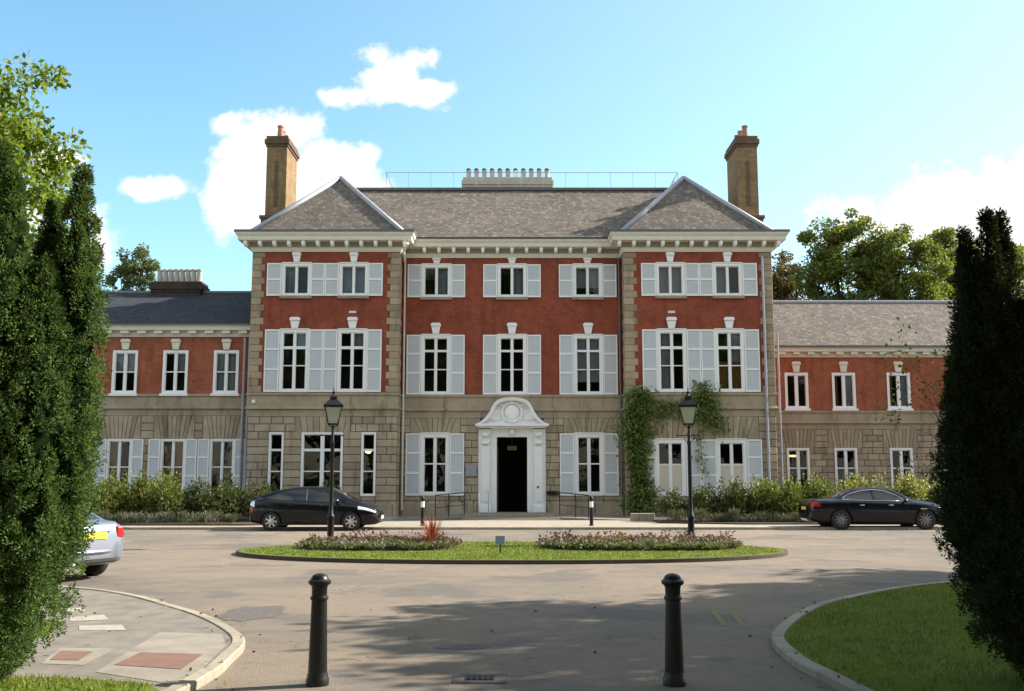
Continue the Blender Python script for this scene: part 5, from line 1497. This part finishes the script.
# ---- broad-leaved trees
def tree(name, loc, label, cat, blobs, nclump, per, lsize, mat, trunk_h, tr, spread=.55, seed=0, group=None, clump_r=(.35, .8), limbs=True):
    t = empty(name, loc, label, cat, group); rr = np.random.default_rng(seed)
    P = []; D = []; cc = []
    vol = [b[3] * b[4] * b[5] for b in blobs]; tot = sum(vol)
    for b, v in zip(blobs, vol):
        nc = max(3, int(nclump * v / tot))
        u = rand_unit(nc) * (rr.uniform(.35, 1, (nc, 1)) ** .5)
        C_ = np.array(b[:3]) + u * np.array(b[3:6]); cc.append(C_)
    cc = np.concatenate(cc)
    for c in cc:
        cr = rr.uniform(*clump_r); k = int(per * rr.uniform(.6, 1.3))
        u = rand_unit(k); P.append(c + u * cr * rr.uniform(.3, 1, (k, 1)) * np.array([1, 1, .7])); D.append(u + np.array([0, 0, -.25]) + rr.normal(size=(k, 3)) * .5)
    P = np.concatenate(P); D = np.concatenate(D); n = len(P)
    leaf_mesh('crown', P, D, rr.uniform(.7, 1.2, n) * lsize, rr.uniform(.45, .8, n) * lsize, mat, t)
    q = MB(); q.tube([(0, 0, -.1), (.03, 0, trunk_h * .3), (0, .04, trunk_h * .7), (.02, 0, trunk_h)], [tr * 1.35, tr, tr * .85, tr * .7], 10)
    if limbs:
        sel = cc[rr.choice(len(cc), min(len(cc), 26), replace=False)]
        for c in sel:
            s = Vector((0, 0, trunk_h * rr.uniform(.6, 1.0))); e = Vector(c); mid = s.lerp(e, .5) + Vector((0, 0, (e - s).length * .12))
            q.tube([s, mid, e], [tr * .42, tr * .22, tr * .06], 6)
    q.build('trunk', M['bark'], t, local=True, smooth=True)
    return t
# left bright tree behind the yew
tree('sycamore_tree', (-8.6, 13.4, 0), 'bright yellow-green broadleaf tree overhanging the left-hand yew', 'tree',
     [(1.4, -.2, 5.7, 1.15, 1.4, 1.15), (2.15, 0, 6.5, .6, .6, .34), (.5, 0, 6.8, 1.4, 1.4, 1.0), (1.1, -.2, 4.4, 1.1, 1.0, 1.0), (-1.2, 0, 6, 1.6, 1.8, 1.8), (1.5, 0, 7.2, .7, .8, .5), (1.1, .1, 3.6, .9, .8, .6)], 330, 130, .092, M['sycamore'], 4.2, .2, seed=21, clump_r=(.2, .42))
# trees beyond the right wing
def far(px, Y): return tan_dir(px, 400)[0] * Y
def far_tree(px, Y, label, mat, seed, blobs, n, name='park_tree', cr=(.35, .95), per=120):
    blobs = [(b[0], b[1], b[2] + (2.2 if px < 400 else .9), b[3] * 1.08, b[4], b[5]) for b in blobs]
    tree(name, (far(px, Y), Y, 0), label, 'tree', blobs, int(n * 1.8), per, .25, mat, 9, .3, seed=seed, group='trees beyond the wings', clump_r=cr)
far_tree(850, 76, 'broadest and tallest green tree beyond the right wing roof', M['oak'], 31, [(-1.3, 0, 19.0, 1.7, 1.8, 1.7), (.7, 0, 19.4, 1.9, 2, 1.9), (-2.1, 0, 16.6, 1.5, 1.8, 1.9), (2.4, 0, 17.0, 1.7, 1.8, 2.0), (0, 0, 16, 2.6, 2.4, 2.2), (3.2, .5, 18.6, .8, .9, .9), (0, 0, 12.5, 3.2, 3, 2.4)], 190)
far_tree(788, 80, 'browning small tree beside the right end of the main house', M['oakbrown'], 32, [(0, 0, 17.3, 1.2, 1.2, 1.5), (-.8, 0, 15.2, 1.3, 1.3, 1.7), (.9, 0, 15.3, 1.2, 1.3, 1.6), (0, 0, 12, 2, 2, 2)], 75)
far_tree(918, 74, 'rounded green tree between the tallest tree and the right-hand yew', M['oak'], 33, [(-.3, 0, 18.1, 1.7, 1.8, 1.7), (-1.4, 0, 16.2, 1.4, 1.5, 1.7), (1.4, 0, 16.8, 1.4, 1.5, 1.8), (0, 0, 14.5, 2.2, 2.2, 2), (0, 0, 12, 2.6, 2.6, 2)], 120)
far_tree(960, 78, 'green tree half hidden behind the right-hand yew spires', M['oak'], 34, [(-.4, 0, 18.8, 1.6, 1.7, 1.6), (-1.2, 0, 16.8, 1.5, 1.5, 1.7), (1.2, 0, 17.4, 1.6, 1.6, 1.8), (0, 0, 14, 2.5, 2.4, 2.4)], 120)
far_tree(885, 84, 'shadowed tree behind the gap right of the tallest tree', M['oak'], 35, [(0, 0, 17.8, 1.5, 1.6, 2.0), (.6, 0, 15.2, 2, 2, 2), (0, 0, 12, 2.5, 2.5, 2.4)], 90)
far_tree(1010, 80, 'green tree seen through the right-hand yew', M['oak'], 36, [(0, 0, 18.4, 2, 2, 2.0), (-1.4, 0, 16, 1.8, 1.8, 2), (1.2, 0, 16, 2, 2, 2), (0, 0, 13, 2.8, 2.8, 2.4)], 110)
far_tree(128, 80, 'thin pale tree rising behind the slate roof of the left wing', M['pale_tree'], 37, [(0, 0, 17.0, 1.5, 1.5, 1.3), (-1.0, 0, 15.4, 1.0, 1.2, 1.2), (1.1, 0, 15.8, 1.0, 1.1, 1.1), (0, 0, 13, 1.8, 1.8, 1.6)], 60, cr=(.25, .6), per=80)
far_tree(60, 82, 'pale tree behind the left wing, hidden by the left-hand yew', M['pale_tree'], 38, [(0, 0, 16.6, 1.8, 1.6, 1.6), (-1.2, 0, 14.5, 1.6, 1.5, 1.7), (0, 0, 12.5, 2, 2, 2)], 60)
# distant woodland mass on the horizon behind everything
# shade trees off to the right that throw dappled shadow across the drive
tree('lime_tree', (16.6, 15.4, 0), 'large lime tree out of view right of the drive', 'tree', [(0, 0, 8.4, 3.6, 3.9, 3.4), (-1.4, -1.2, 7.4, 2.6, 2.8, 2.6), (1.5, 1.0, 8.2, 3, 3, 2.6), (-2.0, 1.4, 9.6, 2.0, 2.2, 1.6), (-1.0, -2.4, 9.4, 2.2, 2, 1.8)], 330, 95, .26, M['oak'], 5, .3, seed=41, clump_r=(.35, .85))
tree('lime_tree', (20.8, 19.9, 0), 'second large lime tree out of view right of the drive', 'tree', [(0, 0, 8.4, 3.9, 3.9, 3.6), (-1.6, -1.4, 7.6, 2.8, 2.8, 2.6), (1.5, 1.0, 8.2, 3, 3, 2.6)], 260, 95, .26, M['oak'], 5, .3, seed=42, clump_r=(.35, .85))

# ---- shrubs in the two beds
def shrub_mesh(seed, mat, n=2600, ls=.11, r=(.8, .6, .85)):
    rr = np.random.default_rng(seed); P = []; D = []
    nc = 34
    u = rand_unit(nc); u[:, 2] = np.abs(u[:, 2])
    C_ = u * rr.uniform(.35, 1, (nc, 1)) * np.array([r[0], r[1], r[2]]) + np.array([0, 0, .35])
    for c in C_:
        k = n // nc; v = rand_unit(k); P.append(c + v * rr.uniform(.1, .34) * rr.uniform(.3, 1, (k, 1))); D.append(v + np.array([0, 0, .35]))
    for i in range(26):    # upright young shoots
        a = rr.uniform(0, 6.28); q = rr.uniform(0, .8); h = rr.uniform(.9, 1.55); k = 26
        zz = np.linspace(.3, h, k); P.append(np.stack([q * r[0] * math.cos(a) + rr.normal(0, .03, k), q * r[1] * math.sin(a) + rr.normal(0, .03, k), zz], 1)); D.append(rand_unit(k) + np.array([0, 0, .4]))
    P = np.concatenate(P); D = np.concatenate(D); P[:, 2] = np.maximum(P[:, 2], .02); m = len(P)
    o = leaf_mesh('shrub', P, D, rr.uniform(.7, 1.25, m) * ls, rr.uniform(.4, .7, m) * ls, mat)
    me = o.data; bpy.data.objects.remove(o); return me
SM = {k: [shrub_mesh(50 + i + 10 * j, M[k]) for i in range(3)] for j, k in enumerate(('shrub', 'darkshrub', 'varieg'))}
def shrub(x, y, sx, sz, kind, v, label, group):
    o = bpy.data.objects.new('shrub', SM[kind][v % 3]); COL.objects.link(o)
    o.location = (x, y, .1); o.rotation_euler = (0, 0, v * 1.7); o.scale = (sx, sx, sz)
    return tag(o, label, 'shrub', group)
i = 0
for (x, y, sx, sz) in [(-19.2, 38.6, 1.1, 1.2), (-17.9, 38.2, 1.0, 1.12), (-16.7, 38.8, 1.1, 1.25), (-15.5, 38.3, 1.0, 1.15), (-14.4, 38.9, 1.1, 1.32), (-13.2, 38.4, 1.0, 1.25), (-18.5, 40.2, 1.1, 1.25), (-16.0, 40.3, 1.1, 1.3), (-13.7, 40.2, 1.1, 1.35)]:
    shrub(x, y, sx, sz, 'shrub', i, 'leafy yellow-green shrub in the bed under the left wing windows', 'shrubs under the left wing'); i += 1
for (x, y, sx, sz) in [(-12.0, 38.7, 1.0, 1.15), (-10.9, 38.9, .95, 1.05), (-9.8, 39.1, .95, 1.0), (-11.4, 40.4, 1.0, 1.25), (-10.0, 40.6, .9, 1.05)]:
    shrub(x, y, sx, sz, 'darkshrub', i, 'dark green shrub in the bed behind the tail of the black hatchback', 'dark shrubs behind the black hatchback'); i += 1
shrub(-7.3, 40.6, .85, 1.0, 'darkshrub', i, 'low mauve-flowered shrub behind the bonnet of the black hatchback', None)
for (x, y, sx, sz) in [(6.4, 40.1, .9, .85), (7.5, 39.6, .95, 1.0), (8.6, 39.4, 1.0, 1.15)]:
    i += 1; shrub(x, y, sx, sz, 'darkshrub', i, 'dark green shrub between the ivy and the right-hand lamp post', 'dark shrubs beside the ivy')
for (x, y, sx, sz) in [(9.7, 39.3, 1.0, 1.15), (10.8, 39.2, 1.0, 1.2), (11.9, 39.3, 1.05, 1.15), (10.3, 40.8, 1.1, 1.2), (12.1, 41.0, 1.1, 1.25)]:
    i += 1; shrub(x, y, sx, sz, 'shrub', i, 'yellow-green shrub in the bed left of the dark saloon', 'shrubs left of the dark saloon')
for (x, y, sx, sz) in [(13.1, 39.4, 1.05, 1.2), (14.3, 39.3, 1.0, 1.2), (15.5, 39.4, 1.05, 1.25), (16.7, 39.4, 1.0, 1.2), (17.9, 39.3, 1.05, 1.2), (14.0, 41.0, 1.1, 1.3), (16.2, 41.0, 1.1, 1.3), (18.6, 41, 1.1, 1.3)]:
    i += 1; shrub(x, y, sx, sz, 'varieg', i, 'pale variegated shrub in the bed behind the dark saloon', 'shrubs behind the dark saloon')
# low lavender edging in front of each bed
def edging(x0, x1, y0, y1, label, seed, slope=0):
    rr = np.random.default_rng(seed); P = []; D = []
    x = x0
    while x < x1:
        k = int(rr.uniform(120, 420)); hh = rr.uniform(.16, .42); th = rr.uniform(0, 6.28, k); rad = rr.uniform(0, rr.uniform(.16, .36), k)
        yy = y0 + (y1 - y0) * (x - x0) / (x1 - x0)
        P.append(np.stack([x + rad * np.cos(th), yy + rr.uniform(-.12, .2) + rad * np.sin(th), .1 + rr.uniform(0, 1, k) * hh], 1)); D.append(np.stack([np.cos(th) * .5, np.sin(th) * .5, np.ones(k)], 1) + rr.normal(size=(k, 3)) * .25); x += rr.uniform(.3, .62)
    P = np.concatenate(P); D = np.concatenate(D); m = len(P)
    o = leaf_mesh('low_hedge', P, D, rr.uniform(.1, .26, m), rr.uniform(.015, .035, m), M['lavender']); tag(o, label, 'hedge')
edging(-24, -9.9, 37.05, 37.15, 'low grey-green lavender edging along the front of the left-hand bed', 61)
edging(6.2, 22, 38.6, 37.5, 'low grey-green lavender edging along the front of the right-hand bed', 62)

# ---- ivy on the right block
P = []; D = []
def ivy_patch(n, fx, fz, sx, sz, y):
    x = rng.normal(fx, sx, n); z = rng.normal(fz, sz, n); k = (z > .1) & (z < 6.2)
    P.append(np.stack([x, y - np.abs(rng.normal(0, .1, n)), z], 1)[k]); D.append((rng.normal(size=(n, 3)) * .5 + np.array([0, -.7, -.6]))[k])
for z in np.arange(.3, 5.6, .22):
    w = .30 + .12 * math.sin(z * 2.1) + (.1 if z > 3.6 else 0)
    ivy_patch(200, 5.62 + .12 * math.sin(z * 1.3), z, w, .15, YB - .06)
for (x, z, sx, sz, n) in [(6.3, 5.0, .35, .25, 260), (6.9, 4.85, .4, .22, 240), (7.6, 4.9, .4, .2, 260), (8.3, 5.0, .35, .4, 420), (8.8, 5.2, .3, .35, 420), (8.9, 4.5, .35, .35, 380), (8.5, 5.7, .22, .3, 200), (9.3, 4.2, .25, .25, 160), (8.35, 3.3, .12, .5, 90), (8.55, 2.2, .1, .5, 70), (6.1, 2.6, .12, .6, 90)]:
    ivy_patch(int(n * .72), x, z, sx, sz, YB - .08)
P = np.concatenate(P); D = np.concatenate(D); m = len(P)
t = empty('climbing_ivy', (5.6, YB - .1, .1), 'green ivy climbing the stone corner right of the door and spreading above the ground-floor windows', 'climbing plant')
P = P - np.array([5.6, YB - .1, .1])
leaf_mesh('foliage', P, D, rng.uniform(.09, .18, m), rng.uniform(.07, .14, m), M['ivy'], t)
q = MB()
for k in range(6):
    pts = [(.1 * k - .25 + .08 * math.sin(z * 3 + k), .06, z) for z in np.linspace(0, 5, 12)]; q.tube(pts, [.03 - .002 * j for j in range(12)], 6)
q.tube([(0, .05, 4.8), (1.2, .05, 4.75), (2.4, .05, 4.85), (3.3, .05, 5.0)], .015, 6); q.tube([(2.8, .03, 4.9), (2.8, .0, 3.6), (2.9, 0, 2.2)], .01, 6)
q.build('stems', M['bark'], t, local=True, smooth=True)

# ---- bedding plants on the island (uncountable) and the red spiky plant
def bedding(x0, x1, y0, y1, n, label, seed):
    rr = np.random.default_rng(seed); P = []; D = []
    soil = MB(); N_ = 40
    pl = [((x0 + x1) / 2 + (x1 - x0) / 2 * math.copysign(abs(math.cos(2 * math.pi * k / N_)) ** .6, math.cos(2 * math.pi * k / N_)), (y0 + y1) / 2 + (y1 - y0) / 2 * math.copysign(abs(math.sin(2 * math.pi * k / N_)) ** .7, math.sin(2 * math.pi * k / N_))) for k in range(N_)]
    soil.slab(pl, .09, .13); struct(soil, 'flower_bed_soil', M['soil'])
    cols = []
    for i in range(n):
        while True:
            x, y = rr.uniform(x0, x1), rr.uniform(y0, y1)
            if inside(pl, (x, y)): break
        h = rr.uniform(.03, .13) * (1.1 if y > (y0 + y1) / 2 else .75) * (2.3 if rr.uniform() < .07 else 1); k = 16
        th = rr.uniform(0, 6.28, k); rad = rr.uniform(0, .13, k)
        P.append(np.stack([x + rad * np.cos(th), y + rad * np.sin(th), .12 + rr.uniform(.1, 1, k) * h], 1)); D.append(np.stack([np.cos(th), np.sin(th), rr.uniform(.2, 1.3, k)], 1)); cols.append(np.full(k, 1 if (y < y0 + .9) else 0))
    P = np.concatenate(P); D = np.concatenate(D); m = len(P)
    o = leaf_mesh('bedding_plants', P, D, rr.uniform(.06, .13, m), rr.uniform(.03, .07, m), M['bedding'])
    o.data.materials.append(M['beddinglow'])
    o.data.polygons.foreach_set('material_index', np.concatenate(cols).astype(np.int32))
    tag(o, label, 'flower bed', kind='stuff')
bedding(-5.15, -1.35, 23.85, 26.6, 1050, 'purple and green bedding plants filling the left flower bed of the oval island', 71)
bedding(.75, 5.55, 23.85, 26.6, 1350, 'mauve and bronze bedding plants filling the right flower bed of the oval island', 72)
t = empty('spiky_plant', (-2.0, 25.2, .1), 'red spiky-leaved plant standing up from the left flower bed', 'plant')
q = MB(); rr = random.Random(5)
for k in range(110):
    a = rr.uniform(0, 6.28); el = rr.uniform(.15, 1.5); L = rr.uniform(.5, .95); w = .013
    d = Vector((math.cos(a) * math.cos(el), math.sin(a) * math.cos(el), math.sin(el))); s_ = Vector((-math.sin(a), math.cos(a), 0)) * w
    p0 = Vector((0, 0, .05)); p1 = p0 + d * L * .55; p2 = p0 + d * L + Vector((0, 0, -L * .18 * math.cos(el)))
    q.add([p0 - s_ * .6, p0 + s_ * .6, p1 + s_, p1 - s_, p2], [(0, 1, 2, 3), (3, 2, 4)])
q.build('leaves', M['redleaf'], t, local=True, fix=False)
q = MB(); q.tube([(0, 0, -.02), (0, 0, .12)], .04, 8); q.build('stem', M['bark'], t, local=True)
# ---- young tree behind the right yew with thin leafy twigs
tree('young_tree', (5.75, 12.6, .08), 'young tree with sparse yellow-green leaves behind the right-hand yew', 'tree',
     [(-.75, 0, 2.45, .45, .4, .35), (-.6, 0, 3.2, .4, .4, .6), (-.55, 0, 1.95, .4, .4, .3), (.2, 0, 3.4, .5, .5, .7)], 36, 16, .055, M['shrub'], 2.2, .014, seed=81, clump_r=(.1, .28))
# ---- parkland trees across the drive, behind the camera: they darken the lower windows
lime = [o for o in bpy.data.objects if o.name.startswith('lime_tree')][0]
for k, (x, y, s_, rz) in enumerate([(-34, -34, 1.5, .3), (-23, -38, 1.35, 1.2), (-12, -36, 1.6, 2.0), (-1, -42, 1.5, 2.9), (9, -37, 1.4, 4.0), (20, -40, 1.6, 5.1), (31, -36, 1.4, 5.9), (-45, -30, 1.5, .9), (43, -34, 1.5, 3.3), (-29, -48, 1.5, 1.7), (-18, -50, 1.6, 2.6), (-7, -52, 1.5, .2), (4, -53, 1.6, 4.4), (15, -50, 1.5, 5.6), (26, -50, 1.5, 2.4), (-38, -46, 1.5, 3.7), (37, -47, 1.5, 1.0), (-24, -30, .9, 2.2), (-6, -30, .9, 4.9), (14, -31, .9, .6), (26, -29, .9, 3.0), (-15, -29, .9, 1.5), (4, -32, .9, 5.5), (54, -36, 1.5, .4), (64, -30, 1.6, 2.0), (49, -50, 1.5, 3.1), (72, -42, 1.7, 4.6), (58, -48, 1.5, 5.2), (34, -30, .9, 1.9), (46, -27, .9, 3.6), (-56, -34, 1.5, 5.0), (-66, -28, 1.6, 1.4), (-50, -46, 1.5, 2.9)]):
    c = copy_tree(lime); c.location = (x, y, 0); c.scale = (s_, s_, s_); c.rotation_euler = (0, 0, rz)
    c['label'] = 'tall parkland tree in the row across the drive from the house'; c['group'] = 'trees across the drive'

for k, (x, y, s_, rz) in enumerate([(15.0, 3.0, 1.4, .7), (7.5, 4.2, 1.65, 2.2), (-8.0, 1.5, 1.65, 3.9), (.5, -5.0, 2.0, 5.0), (19.6, 10.6, 1.05, 3.3), (14, -9, 1.8, 1.1), (-14, -10, 1.8, 2.8)]):  # unseen limes added to block skylight and deepen the drive's shade
    c = copy_tree(lime); c.location = (x, y, 0); c.scale = (s_, s_, s_); c.rotation_euler = (0, 0, rz)
    c['label'] = 'big lime tree overhanging the entrance of the drive'; c['group'] = 'trees by the entrance'
# fallen leaves and grit along the drive
n = 900
fx = rng.uniform(-6, 6, n); fy = rng.uniform(7.5, 15, n)
near = np.array([min((fx[i] - p[0]) ** 2 + (fy[i] - p[1]) ** 2 for p in lk + rk) for i in range(n)])
keep = (near < .1) | (rng.uniform(0, 1, n) < .03)
fx, fy = fx[keep], fy[keep]; m = len(fx)
dd_ = rng.normal(size=(m, 3)); dd_[:, 2] = rng.uniform(.0, .25, m)
on_l = np.array([inside([(-60, -12)] + lk, (fx[i], fy[i])) or inside(rk + [(60, -12)], (fx[i], fy[i])) for i in range(m)])
o = leaf_mesh('fallen_leaves', np.stack([fx, fy, np.where(on_l, .092, .008)], 1), dd_, rng.uniform(.03, .07, m), rng.uniform(.02, .045, m), mat_leaf('dry_leaf', (.10, .06, .025), (.30, .2, .07), .8, .1))
tag(o, 'dry fallen leaves scattered over the drive and along its kerbs', 'leaves', kind='stuff')
